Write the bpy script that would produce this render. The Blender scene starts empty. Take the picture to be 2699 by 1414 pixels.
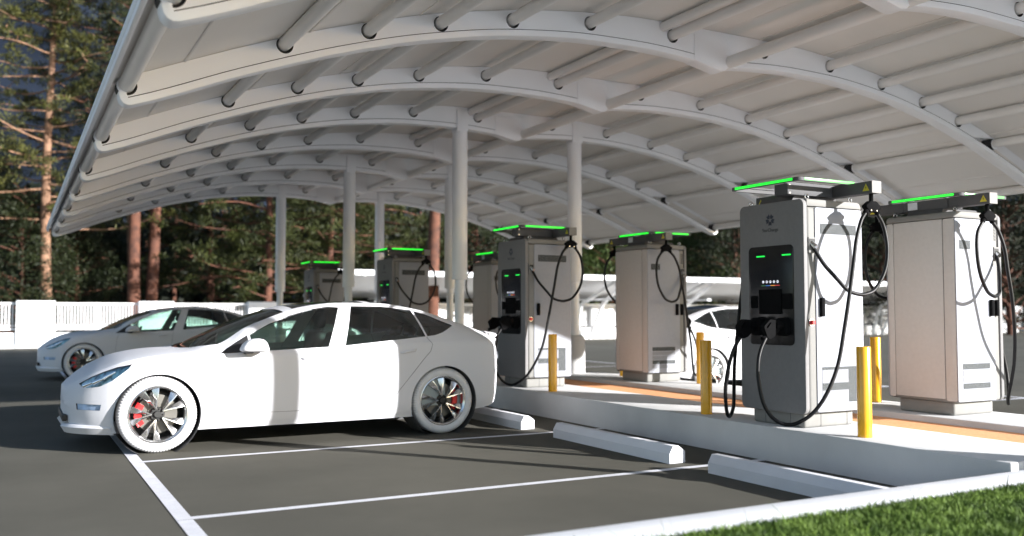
import bpy, bmesh, math, random
import numpy as np
from math import sin, cos, pi, radians, atan2, sqrt, hypot
from mathutils import Vector, Matrix, geometry

S = bpy.context.scene
COL = S.collection
random.seed(7)

# ------------------------------------------------------------------ camera
FPX, CXP, CYP, WPX = 2417.0, 1349.5, 707.0, 2699.0
H_CAM = 1.286
AZ = radians(61.5)
PITCH = math.atan(118.5 / FPX)
cam = bpy.data.cameras.new('camera')
camo = bpy.data.objects.new('camera', cam)
COL.objects.link(camo)
fw = Vector((cos(AZ) * cos(PITCH), sin(AZ) * cos(PITCH), sin(PITCH)))
camo.location = (0, 0, H_CAM)
camo.rotation_euler = fw.to_track_quat('-Z', 'Y').to_euler()
cam.sensor_width = 36.0
cam.lens = 36.0 * FPX / WPX
cam.clip_start, cam.clip_end = 0.05, 2000
cam.dof.use_dof = True
cam.dof.focus_distance = 8.2
cam.dof.aperture_fstop = 1.05
S.camera = camo

# ------------------------------------------------------------------ light
SUN_EL = radians(15.5)
SUN_X, SUN_Y = 0.58, -0.81
w = bpy.data.worlds.new('World')
S.world = w
w.use_nodes = True
nt = w.node_tree
sky = nt.nodes.new('ShaderNodeTexSky')
sky.sky_type = 'NISHITA'
sky.sun_disc = False
sky.sun_elevation = SUN_EL
sky.sun_rotation = atan2(SUN_X, SUN_Y)
sky.air_density = 1.0
sky.dust_density = 0.6
bg = nt.nodes['Background']
nt.links.new(sky.outputs[0], bg.inputs[0])
bg.inputs[1].default_value = 0.09
sl = bpy.data.lights.new('sun', 'SUN')
sl.energy = 5.0  # low, hard sun
sl.angle = radians(0.5)
sl.color = (1.0, 0.985, 0.965)
slo = bpy.data.objects.new('sun', sl)
COL.objects.link(slo)
sd = Vector((SUN_X * cos(SUN_EL), SUN_Y * cos(SUN_EL), sin(SUN_EL))).normalized()
slo.rotation_euler = (-sd).to_track_quat('-Z', 'Y').to_euler()
slo.location = (20, -28, 12)

S.view_settings.view_transform = 'Standard'
S.view_settings.look = 'None'
S.view_settings.gamma = 1.0
S.view_settings.exposure = 1.55
S.cycles.diffuse_bounces = 8
S.cycles.max_bounces = 8
S.cycles.transparent_max_bounces = 16
S.cycles.use_denoising = True
S.cycles.sample_clamp_indirect = 6.0

# ------------------------------------------------------------------ materials
def rgb(c):
    return (c[0], c[1], c[2], 1.0)

def mat(name, col, rough=0.5, metal=0.0, var=0.06, scale=6.0, bump=0.0, bscale=60.0, spec=0.5, coat=0.0, tint=None):
    m = bpy.data.materials.new(name)
    m.use_nodes = True
    t = m.node_tree
    b = t.nodes['Principled BSDF']
    b.inputs['Roughness'].default_value = rough
    b.inputs['Metallic'].default_value = metal
    b.inputs['Specular IOR Level'].default_value = spec
    b.inputs['Coat Weight'].default_value = coat
    b.inputs['Coat Roughness'].default_value = 0.05
    tc = t.nodes.new('ShaderNodeTexCoord')
    nz = t.nodes.new('ShaderNodeTexNoise')
    nz.inputs['Scale'].default_value = scale
    nz.inputs['Detail'].default_value = 6
    t.links.new(tc.outputs['Object'], nz.inputs['Vector'])
    cr = t.nodes.new('ShaderNodeValToRGB')
    lo = [max(0, c * (1 - var)) for c in col]
    hi = [min(1, c * (1 + var)) for c in col]
    if tint:
        hi = tint
    cr.color_ramp.elements[0].position = 0.3
    cr.color_ramp.elements[1].position = 0.7
    cr.color_ramp.elements[0].color = rgb(lo)
    cr.color_ramp.elements[1].color = rgb(hi)
    t.links.new(nz.outputs['Fac'], cr.inputs['Fac'])
    t.links.new(cr.outputs['Color'], b.inputs['Base Color'])
    mr = t.nodes.new('ShaderNodeMapRange')
    mr.inputs['To Min'].default_value = max(0.02, rough - 0.06)
    mr.inputs['To Max'].default_value = min(1, rough + 0.06)
    t.links.new(nz.outputs['Fac'], mr.inputs['Value'])
    t.links.new(mr.outputs['Result'], b.inputs['Roughness'])
    if bump > 0:
        n2 = t.nodes.new('ShaderNodeTexNoise')
        n2.inputs['Scale'].default_value = bscale
        n2.inputs['Detail'].default_value = 4
        t.links.new(tc.outputs['Object'], n2.inputs['Vector'])
        bp = t.nodes.new('ShaderNodeBump')
        bp.inputs['Strength'].default_value = bump
        bp.inputs['Distance'].default_value = 0.01
        t.links.new(n2.outputs['Fac'], bp.inputs['Height'])
        t.links.new(bp.outputs['Normal'], b.inputs['Normal'])
    return m

def emit(name, col, strength, base=(0.3, 0.5, 0.3)):
    m = mat(name, base, 0.35, var=0.02)
    b = m.node_tree.nodes['Principled BSDF']
    b.inputs['Emission Color'].default_value = rgb(col)
    b.inputs['Emission Strength'].default_value = strength
    return m

def glass(name, tint, refl=(0.9, 0.95, 1.0), fres=1.5, mixmin=0.03):
    m = bpy.data.materials.new(name)
    m.use_nodes = True
    t = m.node_tree
    t.nodes.clear()
    out = t.nodes.new('ShaderNodeOutputMaterial')
    tr = t.nodes.new('ShaderNodeBsdfTransparent')
    tr.inputs[0].default_value = rgb(tint)
    gl = t.nodes.new('ShaderNodeBsdfGlossy')
    gl.inputs['Color'].default_value = rgb(refl)
    gl.inputs['Roughness'].default_value = 0.02
    fr = t.nodes.new('ShaderNodeFresnel')
    fr.inputs['IOR'].default_value = fres
    ma = t.nodes.new('ShaderNodeMath')
    ma.operation = 'ADD'
    ma.inputs[1].default_value = mixmin
    t.links.new(fr.outputs[0], ma.inputs[0])
    mx = t.nodes.new('ShaderNodeMixShader')
    t.links.new(ma.outputs[0], mx.inputs[0])
    t.links.new(tr.outputs[0], mx.inputs[1])
    t.links.new(gl.outputs[0], mx.inputs[2])
    t.links.new(mx.outputs[0], out.inputs[0])
    return m

def perforated(name, col, hole, pitch=0.0095):
    """white sheet with rows of round holes, laid out in the object's own metres (x along, z up)"""
    m = mat(name, col, 0.6, var=0.03, spec=0.1)
    t = m.node_tree
    b = t.nodes['Principled BSDF']
    tc = [n for n in t.nodes if n.type == 'TEX_COORD'][0]
    sp = t.nodes.new('ShaderNodeSeparateXYZ')
    t.links.new(tc.outputs['Object'], sp.inputs[0])
    def math_(op, a, bb=None):
        n = t.nodes.new('ShaderNodeMath')
        n.operation = op
        for i, v in enumerate((a, bb)):
            if v is None:
                continue
            if isinstance(v, (int, float)):
                n.inputs[i].default_value = v
            else:
                t.links.new(v, n.inputs[i])
        return n.outputs[0]
    vz = math_('DIVIDE', sp.outputs['Z'], pitch)
    row = math_('FLOOR', vz)
    off = math_('MULTIPLY', math_('FLOORED_MODULO', row, 2.0), 0.5)
    vx = math_('ADD', math_('DIVIDE', sp.outputs['X'], pitch), off)
    fx = math_('SUBTRACT', math_('FRACT', vx), 0.5)
    fz = math_('SUBTRACT', math_('FRACT', vz), 0.5)
    d2 = math_('ADD', math_('MULTIPLY', fx, fx), math_('MULTIPLY', fz, fz))
    inside = math_('LESS_THAN', d2, 0.20)
    mx = t.nodes.new('ShaderNodeMixRGB')
    src = b.inputs['Base Color'].links[0].from_socket
    t.links.new(inside, mx.inputs['Fac'])
    t.links.new(src, mx.inputs['Color1'])
    mx.inputs['Color2'].default_value = rgb(hole)
    t.links.new(mx.outputs['Color'], b.inputs['Base Color'])
    return m

M = {}
M['canopy_white'] = mat('canopy_white', (0.86, 0.87, 0.90), 0.45, var=0.03, scale=1.2, bump=0.05, bscale=30)
M['roof_sheet'] = mat('roof_sheet', (0.77, 0.745, 0.715), 0.55, var=0.04, scale=0.8, bump=0.06, bscale=14)
M['tube_white'] = mat('tube_white', (0.80, 0.79, 0.775), 0.45, var=0.03, scale=2)
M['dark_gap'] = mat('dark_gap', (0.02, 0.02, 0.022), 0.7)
M['asphalt'] = mat('asphalt', (0.088, 0.084, 0.071), 0.95, spec=0.08, var=0.10, scale=0.5, bump=0.35, bscale=180, tint=(0.104, 0.098, 0.083))
def grain(m, amount=0.35, scale=420):
    t = m.node_tree
    b = t.nodes['Principled BSDF']
    tc = [n for n in t.nodes if n.type == 'TEX_COORD'][0]
    nz = t.nodes.new('ShaderNodeTexNoise')
    nz.inputs['Scale'].default_value = scale
    nz.inputs['Detail'].default_value = 2
    t.links.new(tc.outputs['Object'], nz.inputs['Vector'])
    n2 = t.nodes.new('ShaderNodeTexNoise')
    n2.inputs['Scale'].default_value = 0.33
    n2.inputs['Detail'].default_value = 5
    n2.inputs['Roughness'].default_value = 0.65
    t.links.new(tc.outputs['Object'], n2.inputs['Vector'])
    ad = t.nodes.new('ShaderNodeMath')
    ad.operation = 'ADD'
    t.links.new(nz.outputs['Fac'], ad.inputs[0])
    t.links.new(n2.outputs['Fac'], ad.inputs[1])
    mr = t.nodes.new('ShaderNodeMapRange')
    mr.inputs['From Min'].default_value = 0.6
    mr.inputs['From Max'].default_value = 1.4
    mr.inputs['To Min'].default_value = 1 - amount
    mr.inputs['To Max'].default_value = 1 + amount
    t.links.new(ad.outputs[0], mr.inputs['Value'])
    mx = t.nodes.new('ShaderNodeVectorMath')
    mx.operation = 'SCALE'
    src = b.inputs['Base Color'].links[0].from_socket
    t.links.new(src, mx.inputs[0])
    t.links.new(mr.outputs['Result'], mx.inputs['Scale'])
    t.links.new(mx.outputs[0], b.inputs['Base Color'])
grain(M['asphalt'], 0.30, 260)
M['line'] = mat('line', (0.56, 0.56, 0.60), 0.7, var=0.08, scale=9, bump=0.2, bscale=150)
M['concrete'] = mat('concrete', (0.50, 0.50, 0.505), 0.75, var=0.07, scale=2.2, bump=0.25, bscale=120)
M['kerb_white'] = mat('kerb_white', (0.68, 0.68, 0.70), 0.75, var=0.06, scale=3, bump=0.2, bscale=120)
grain(M['kerb_white'], 0.10, 140)
grain(M['concrete'], 0.10, 160)
grain(M['line'], 0.16, 120)
M['stop_white'] = mat('stop_white', (0.62, 0.62, 0.66), 0.6, var=0.04, scale=5, bump=0.12, bscale=80)
M['pale_bounce'] = mat('pale_bounce', (0.72, 0.73, 0.76), 0.85, var=0.08, scale=1.5)
M['orange'] = mat('orange', (0.80, 0.36, 0.16), 0.8, var=0.10, scale=40, bump=0.3, bscale=200, tint=(0.86, 0.42, 0.20))
M['dirt'] = mat('dirt', (0.05, 0.055, 0.03), 0.95, var=0.4, scale=3)
M['grass'] = mat('grass', (0.045, 0.105, 0.014), 0.6, var=0.5, scale=5, tint=(0.155, 0.235, 0.042), spec=0.2)
M['panel_grey'] = mat('panel_grey', (0.19, 0.187, 0.19), 0.55, spec=0.12, var=0.04, scale=30, bump=0.05, bscale=500)
M['frame_grey'] = mat('frame_grey', (0.205, 0.202, 0.195), 0.6, spec=0.12, var=0.03, scale=20)
M['side_white'] = mat('side_white', (0.29, 0.30, 0.335), 0.6, spec=0.12, var=0.03, scale=25, bump=0.05, bscale=600)
M['back_panel'] = mat('back_panel', (0.50, 0.485, 0.475), 0.6, spec=0.12, var=0.03, scale=25)
M['plinth'] = mat('plinth', (0.20, 0.198, 0.19), 0.65, spec=0.12, var=0.05, scale=10)
M['black_glass'] = mat('black_glass', (0.009, 0.009, 0.010), 0.22, var=0.1, spec=0.35)
M['black_plastic'] = mat('black_plastic', (0.007, 0.007, 0.0075), 0.9, var=0.2, scale=20, spec=0.04)
M['cable'] = mat('cable', (0.007, 0.007, 0.008), 0.42, var=0.1, spec=0.22)
M['dark_metal'] = mat('dark_metal', (0.09, 0.09, 0.095), 0.6, spec=0.12, var=0.06, scale=12)
M['led'] = emit('led', (0.0, 1.0, 0.03), 0.52, (0.09, 0.2, 0.085))
M['led_small'] = emit('led_small', (0.0, 1.0, 0.08), 0.42, (0.02, 0.2, 0.03))
M['red_button'] = mat('red_button', (0.75, 0.012, 0.02), 0.35)
M['yellow_sign'] = mat('yellow_sign', (0.55, 0.48, 0.03), 0.5)
M['sign_black'] = mat('sign_black', (0.03, 0.03, 0.02), 0.6)
M['logo_navy'] = mat('logo_navy', (0.018, 0.024, 0.042), 0.5)
M['text_dark'] = mat('text_dark', (0.045, 0.045, 0.05), 0.5)
M['icon_white'] = emit('icon_white', (0.8, 0.82, 0.95), 0.35, (0.7, 0.7, 0.75))
M['bar_green'] = emit('bar_green', (0.05, 0.35, 0.1), 0.05, (0.03, 0.2, 0.05))
M['bar_blue'] = emit('bar_blue', (0.03, 0.2, 0.8), 0.2, (0.02, 0.15, 0.6))
M['bar_orange'] = emit('bar_orange', (1.0, 0.4, 0.05), 0.3, (0.6, 0.25, 0.03))
M['bar_red'] = emit('bar_red', (0.7, 0.03, 0.03), 0.2, (0.5, 0.03, 0.03))
M['well_grey'] = mat('well_grey', (0.06, 0.06, 0.062), 0.8)
M['fog_lens'] = mat('fog_lens', (0.34, 0.46, 0.66), 0.12, var=0.45, scale=9)
M['steel'] = mat('steel', (0.55, 0.55, 0.55), 0.2, metal=1.0, var=0.05)
M['sticker'] = mat('sticker', (0.62, 0.64, 0.68), 0.5)
M['vent_dark'] = perforated('vent_dark', (0.17, 0.175, 0.185), (0.006, 0.012, 0.012))
M['vent_pale'] = perforated('vent_pale', (0.29, 0.30, 0.335), (0.17, 0.175, 0.19))
M['bollard_yellow'] = mat('bollard_yellow', (0.72, 0.36, 0.012), 0.22, var=0.05, scale=8, spec=0.5, coat=0.4)
M['car_white'] = mat('car_white', (0.58, 0.58, 0.615), 0.5, var=0.012, scale=2, spec=0.06)
M['tyre_white'] = mat('tyre_white', (0.58, 0.58, 0.60), 0.65, var=0.02)
M['car_black'] = mat('car_black', (0.010, 0.010, 0.010), 0.6)
M['cabin_grey'] = mat('cabin_grey', (0.26, 0.30, 0.31), 0.6)
M['seat_black'] = mat('seat_black', (0.012, 0.013, 0.013), 0.6, bump=0.1, bscale=80)
M['seam'] = mat('seam', (0.10, 0.10, 0.11), 0.6)
M['trim_black'] = mat('trim_black', (0.03, 0.03, 0.032), 0.3)
M['alloy'] = mat('alloy', (0.66, 0.66, 0.67), 0.22, metal=0.95, var=0.03, scale=15)
M['alloy_dark'] = mat('alloy_dark', (0.10, 0.10, 0.10), 0.3, metal=0.7)
M['disc'] = mat('disc', (0.12, 0.115, 0.105), 0.45, metal=0.5)
M['caliper'] = mat('caliper', (0.62, 0.012, 0.015), 0.35)
M['lamp_body'] = mat('lamp_body', (0.34, 0.52, 0.62), 0.12, metal=0.2, var=0.85, scale=20)  # blotchy pale blue: sky reflections in the lamp put into the colour
M['chrome'] = mat('chrome', (0.75, 0.82, 0.88), 0.08, metal=1.0)
M['glass_green'] = glass('glass_green', (0.62, 0.82, 0.74), mixmin=0.11)
M['glass_dark'] = glass('glass_dark', (0.62, 0.76, 0.70))
M['lamp_glass'] = glass('lamp_glass', (0.85, 0.95, 1.0), mixmin=0.08)
M['fence_white'] = mat('fence_white', (0.72, 0.72, 0.73), 0.7, var=0.04, scale=1.5, bump=0.1)
M['bark_red'] = mat('bark_red', (0.075, 0.028, 0.017), 0.9, var=0.4, scale=3, bump=0.8, bscale=9, tint=(0.13, 0.050, 0.028))
M['bark_pale'] = mat('bark_pale', (0.20, 0.105, 0.062), 0.9, var=0.4, scale=3, bump=0.8, bscale=9, tint=(0.30, 0.17, 0.105))
M['backdrop_hill'] = mat('backdrop_hill', (0.008, 0.011, 0.017), 1.0, var=0.5, scale=0.05, tint=(0.018, 0.024, 0.038), spec=0.0)

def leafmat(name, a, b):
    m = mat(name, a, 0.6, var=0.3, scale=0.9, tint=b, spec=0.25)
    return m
M['needle_dark'] = leafmat('needle_dark', (0.006, 0.010, 0.003), (0.018, 0.025, 0.007))  # darkened needles: shade among the trees put into the leaf colour
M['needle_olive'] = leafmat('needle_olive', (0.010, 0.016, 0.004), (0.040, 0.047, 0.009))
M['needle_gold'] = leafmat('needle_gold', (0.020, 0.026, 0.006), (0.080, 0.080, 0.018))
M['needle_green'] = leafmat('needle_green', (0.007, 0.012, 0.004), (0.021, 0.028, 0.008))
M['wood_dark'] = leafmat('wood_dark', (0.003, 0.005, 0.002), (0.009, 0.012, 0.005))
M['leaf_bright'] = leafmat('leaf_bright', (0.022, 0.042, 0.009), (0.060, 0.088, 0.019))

# ------------------------------------------------------------------ mesh builder
class MB:
    def __init__(self):
        self.v, self.f, self.m = [], [], []
    def add(self, vs, fs, mi=0, X=None):
        o = len(self.v)
        if X is not None:
            vs = [tuple(X @ Vector(p)) for p in vs]
        self.v += [tuple(p) for p in vs]
        self.f += [[i + o for i in f] for f in fs]
        self.m += [mi] * len(fs)
        return self
    def frombm(self, bm, mi=0, X=None):
        bm.verts.index_update()
        self.add([v.co[:] for v in bm.verts], [[v.index for v in f.verts] for f in bm.faces], mi, X)
        bm.free()
        return self
    def box(self, x0, x1, y0, y1, z0, z1, b=0.0, mi=0, X=None, seg=2):
        bm = bmesh.new()
        bmesh.ops.create_cube(bm, size=1.0)
        for v in bm.verts:
            v.co = Vector(((x0 + x1) / 2 + v.co.x * (x1 - x0), (y0 + y1) / 2 + v.co.y * (y1 - y0), (z0 + z1) / 2 + v.co.z * (z1 - z0)))
        if b > 0:
            bmesh.ops.bevel(bm, geom=list(bm.edges), offset=b, segments=seg, affect='EDGES', profile=0.5)
        return self.frombm(bm, mi, X)
    def prism(self, poly, a, b, axis='y', mi=0, bev=0.0, X=None):
        """poly in the two other axes (x,z for y; y,z for x; x,y for z), extruded a..b"""
        def P(p, t):
            return {'y': (p[0], t, p[1]), 'x': (t, p[0], p[1]), 'z': (p[0], p[1], t)}[axis]
        n = len(poly)
        bm = bmesh.new()
        v0 = [bm.verts.new(P(p, a)) for p in poly]
        v1 = [bm.verts.new(P(p, b)) for p in poly]
        f0 = bm.faces.new(v0)
        f1 = bm.faces.new(v1[::-1])
        for i in range(n):
            bm.faces.new((v0[i], v1[i], v1[(i + 1) % n], v0[(i + 1) % n]))
        bmesh.ops.recalc_face_normals(bm, faces=bm.faces)
        if bev > 0:
            es = set(f0.edges) | set(f1.edges)
            bmesh.ops.bevel(bm, geom=list(es), offset=bev, segments=2, affect='EDGES', profile=0.5)
        return self.frombm(bm, mi, X)
    def tube(self, pts, r, n=10, mi=0, cap=True, X=None):
        pts = [Vector(p) for p in pts]
        k = len(pts)
        rs = r if isinstance(r, (list, tuple)) else [r] * k
        vs, fs = [], []
        t0 = (pts[1] - pts[0]).normalized()
        up = Vector((0, 0, 1)) if abs(t0.z) < 0.9 else Vector((1, 0, 0))
        nrm = (up - t0 * up.dot(t0)).normalized()
        for i in range(k):
            t = (pts[min(i + 1, k - 1)] - pts[max(i - 1, 0)]).normalized()
            nrm = (nrm - t * nrm.dot(t)).normalized()
            bn = t.cross(nrm)
            for j in range(n):
                a = 2 * pi * j / n
                vs.append(tuple(pts[i] + (nrm * cos(a) + bn * sin(a)) * rs[i]))
        for i in range(k - 1):
            for j in range(n):
                fs.append([i * n + j, i * n + (j + 1) % n, (i + 1) * n + (j + 1) % n, (i + 1) * n + j])
        if cap:
            fs.append(list(range(n))[::-1])
            fs.append([(k - 1) * n + j for j in range(n)])
        return self.add(vs, fs, mi, X)
    def cyl(self, p0, p1, r, n=16, mi=0, X=None):
        return self.tube([p0, p1], r, n, mi, True, X)
    def lathe(self, prof, n=32, mi=0, axis='y', closed=False, X=None, rmod=None):
        """prof of (radius, along) revolved about an axis"""
        vs, fs = [], []
        k = len(prof)
        for i, (r, t) in enumerate(prof):
            for j in range(n):
                a = 2 * pi * j / n
                rr = r if rmod is None else rmod(i, j, r)
                p = {'y': (rr * cos(a), t, rr * sin(a)), 'z': (rr * cos(a), rr * sin(a), t), 'x': (t, rr * cos(a), rr * sin(a))}[axis]
                vs.append(p)
        for i in range(k if closed else k - 1):
            i2 = (i + 1) % k
            for j in range(n):
                fs.append([i * n + j, i * n + (j + 1) % n, i2 * n + (j + 1) % n, i2 * n + j])
        return self.add(vs, fs, mi, X)
    def build(self, name, mats, parent=None, smooth=35, kind=None, recalc=True):
        me = bpy.data.meshes.new(name)
        me.from_pydata(self.v, [], self.f)
        if not isinstance(mats, (list, tuple)):
            mats = [mats]
        for m in mats:
            me.materials.append(m)
        me.polygons.foreach_set('material_index', self.m)
        if recalc:
            bm = bmesh.new()
            bm.from_mesh(me)
            bmesh.ops.recalc_face_normals(bm, faces=bm.faces)
            bm.to_mesh(me)
            bm.free()
        if smooth:
            me.polygons.foreach_set('use_smooth', [True] * len(me.polygons))
            me.set_sharp_from_angle(angle=radians(smooth))
        me.update()
        o = bpy.data.objects.new(name, me)
        COL.objects.link(o)
        if parent is not None:
            o.parent = parent
        if kind:
            o['kind'] = kind
        return o

def thing(name, label, cat, loc=(0, 0, 0), rz=0.0, group=None):
    o = bpy.data.objects.new(name, None)
    o.empty_display_size = 0.2
    COL.objects.link(o)
    o.location = loc
    o.rotation_euler = (0, 0, rz)
    return tag(o, label, cat, group)

def tag(o, label, cat, group=None):
    o['label'] = label
    o['category'] = cat
    if group:
        o['group'] = group
    return o

def dup(root, loc, rz=0.0, label=None, scale=None):
    r = root.copy()
    COL.objects.link(r)
    r.location = loc
    r.rotation_euler = (0, 0, rz)
    if scale is not None:
        r.scale = scale
    if label:
        r['label'] = label
    for ch in list(root.children):
        c = ch.copy()
        COL.objects.link(c)
        c.parent = r
        for g in list(ch.children):
            d = g.copy()
            COL.objects.link(d)
            d.parent = c
    return r

def rrect(x0, x1, z0, z1, r, n=6):
    pts = []
    for cx_, cz_, a0 in ((x1 - r, z1 - r, 0), (x0 + r, z1 - r, 90), (x0 + r, z0 + r, 180), (x1 - r, z0 + r, 270)):
        for i in range(n + 1):
            a = radians(a0 + 90 * i / n)
            pts.append((cx_ + r * cos(a), cz_ + r * sin(a)))
    return pts

def smooth_path(pts, sub=6):
    P = [Vector(p) for p in pts]
    P = [P[0] * 2 - P[1]] + P + [P[-1] * 2 - P[-2]]
    out = []
    for i in range(1, len(P) - 2):
        for k in range(sub):
            t = k / sub
            a, b, c, d = P[i - 1], P[i], P[i + 1], P[i + 2]
            out.append(0.5 * ((2 * b) + (c - a) * t + (2 * a - 5 * b + 4 * c - d) * t * t + (3 * b - a - 3 * c + d) * t ** 3))
    out.append(P[-2])
    return out

def pchip(tab):
    x = np.array([p[0] for p in tab], float)
    y = np.array([p[1] for p in tab], float)
    h = np.diff(x)
    d = np.diff(y) / h
    m = np.zeros_like(y)
    for i in range(1, len(x) - 1):
        if d[i - 1] * d[i] > 0:
            w1, w2 = 2 * h[i] + h[i - 1], h[i] + 2 * h[i - 1]
            m[i] = (w1 + w2) / (w1 / d[i - 1] + w2 / d[i])
    m[0], m[-1] = d[0], d[-1]
    def f(t):
        t = min(max(t, x[0]), x[-1])
        i = min(max(int(np.searchsorted(x, t)) - 1, 0), len(h) - 1)
        s = (t - x[i]) / h[i]
        return float((2 * s ** 3 - 3 * s ** 2 + 1) * y[i] + (s ** 3 - 2 * s ** 2 + s) * h[i] * m[i] + (-2 * s ** 3 + 3 * s ** 2) * y[i + 1] + (s ** 3 - s ** 2) * h[i] * m[i + 1])
    return f

# ------------------------------------------------------------------ ground, lines, island, kerb, grass
SP = 2.47                                  # bay pitch
g = MB()
g.add([(-600, -300, 0), (700, -300, 0), (700, 700, 0), (-600, 700, 0)], [[0, 1, 2, 3]])
g.build('ground', M['asphalt'], smooth=0, kind='structure')
ff = MB()
ff.add([(-300, 39.2, 0.02), (400, 39.2, 0.02), (400, 320, 0.02), (-300, 320, 0.02)], [[0, 1, 2, 3]])
ff.build('forest_floor', M['dirt'], smooth=0, kind='structure')

ln = MB()
def strip(x0, x1, y0, y1, z=0.004):
    ln.add([(x0, y0, z), (x1, y0, z), (x1, y1, z), (x0, y1, z)], [[0, 1, 2, 3]])
bay_y = [3.595 + SP * k for k in range(0, 9)]
strip(0.915, 1.012, 3.80, bay_y[1] - 0.04)
for a, b in zip(bay_y[1:-1], bay_y[2:]):
    strip(0.915, 1.012, a - 0.034, b - 0.04)
for y in bay_y[1:]:
    strip(1.012, 5.79, y - 0.04, y + 0.04)
for k in range(1, 9):
    y = 3.595 + SP * k
    strip(8.67, 13.43, y - 0.04, y + 0.04)
strip(13.43, 13.53, 3.80, 27.0)
ln.build('parking_lines', M['line'], smooth=0, kind='structure')

isl = MB()
isl.box(5.80, 6.757, 3.79, 27.5, -0.05, 0.30, b=0.012)
isl.box(7.73, 8.66, 3.79, 27.5, -0.05, 0.30, b=0.012)
isl.build('charging_island', M['concrete'], smooth=40, kind='structure')
wk = MB()
wk.add([(6.75, 3.8, 0.24), (7.74, 3.8, 0.24), (7.74, 27.4, 0.24), (6.75, 27.4, 0.24)], [[0, 1, 2, 3]])
wk.build('walkway', M['orange'], smooth=0, kind='structure')

kb = MB()
kb.box(-6, 16, 3.47, 3.78, -0.05, 0.25, b=0.02, seg=3)
kb.build('lawn_kerb', M['kerb_white'], smooth=40, kind='structure')
so = MB()
so.box(-6, 16, -4, 3.465, -0.05, 0.215)
so.build('lawn_soil', M['dirt'], smooth=0, kind='structure')

fc_ = MB()  # unseen pale paving added behind the camera to bounce sun under the canopy
fc_.add([(-90, -120, 0.03), (120, -120, 0.03), (120, -4.02, 0.03), (-90, -4.02, 0.03)], [[0, 1, 2, 3]])
fc_.build('bounce_paving', M['pale_bounce'], smooth=0, kind='structure')

def grass():
    rng = np.random.default_rng(3)
    n = 95000
    # dense where the lens looks, thinner farther along the kerb
    y = 3.475 - np.abs(rng.normal(0, 0.75, n))
    y = np.clip(y, 1.5, 3.475 + rng.normal(0, 0.012, n))
    x = rng.uniform(1.5, 8.2, n)
    h = rng.uniform(0.030, 0.060, n)
    tall = rng.random(n) < 0.004
    h[tall] = rng.uniform(0.07, 0.14, tall.sum())
    a = rng.uniform(0, 2 * pi, n)
    wd = rng.uniform(0.0025, 0.005, n)
    lean = rng.normal(0, 0.4, (n, 2)) * h[:, None]
    v = np.zeros((n, 5, 3))
    dx, dy = np.cos(a) * wd, np.sin(a) * wd
    base = np.stack([x, y, np.full(n, 0.213)], 1)
    mid = base + np.stack([lean[:, 0] * 0.35, lean[:, 1] * 0.35, h * 0.6], 1)
    tip = base + np.stack([lean[:, 0], lean[:, 1], h], 1)
    off = np.stack([dx, dy, np.zeros(n)], 1)
    v[:, 0], v[:, 1] = base - off, base + off
    v[:, 2], v[:, 3] = mid + off * 0.8, mid - off * 0.8
    v[:, 4] = tip
    idx = np.arange(n) * 5
    me = bpy.data.meshes.new('grass')
    me.vertices.add(n * 5)
    me.vertices.foreach_set('co', v.reshape(-1))
    quads = np.stack([idx, idx + 1, idx + 2, idx + 3], 1)
    tris = np.stack([idx + 3, idx + 2, idx + 4], 1)
    loops = np.concatenate([quads.reshape(-1), tris.reshape(-1)])
    me.loops.add(len(loops))
    me.loops.foreach_set('vertex_index', loops)
    me.polygons.add(2 * n)
    me.polygons.foreach_set('loop_start', np.concatenate([np.arange(n) * 4, 4 * n + np.arange(n) * 3]))
    me.polygons.foreach_set('loop_total', np.concatenate([np.full(n, 4), np.full(n, 3)]))
    me.update(calc_edges=True)
    me.validate()
    me.materials.append(M['grass'])
    o = bpy.data.objects.new('grass', me)
    COL.objects.link(o)
    o['kind'] = 'stuff'
    tag(o, 'short green lawn grass in the corner in front of the kerb', 'grass')
grass()

# ------------------------------------------------------------------ canopy
XC = 6.97
_b = pchip([(0.70, 2.935), (0.80, 2.965), (1.7, 3.325), (2.57, 3.635), (3.34, 3.855), (4.36, 4.05), (5.28, 4.132), (5.9, 4.142), (6.5, 4.115), (6.97, 4.06)])
_t = pchip([(0.60, 3.13), (0.91, 3.255), (1.7, 3.575), (2.56, 3.88), (3.83, 4.215), (5.21, 4.42), (6.0, 4.47), (6.97, 4.475)])
def zb_(x):
    return _b(x if x <= XC else 2 * XC - x)
def zt_(x):
    return _t(x if x <= XC else 2 * XC - x)
RY0, RS, NR = 3.16, 2.41, 9
RIBT = 0.16
TUB = [(0.76, 3.125, .062), (2.03, 3.635, .058), (2.80, 3.872, .058), (3.52, 4.05, .058), (4.30, 4.20, .058), (5.22, 4.312, .058), (6.30, 4.337, .058)]
TUBES = TUB + [(2 * XC - x, z, r) for x, z, r in TUB]
canopy = thing('canopy', 'large white arched canopy on round columns over the charging bays', 'canopy', (XC, RY0, 0))
canopy_off = Matrix.Translation((-XC, -RY0, 0))

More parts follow.
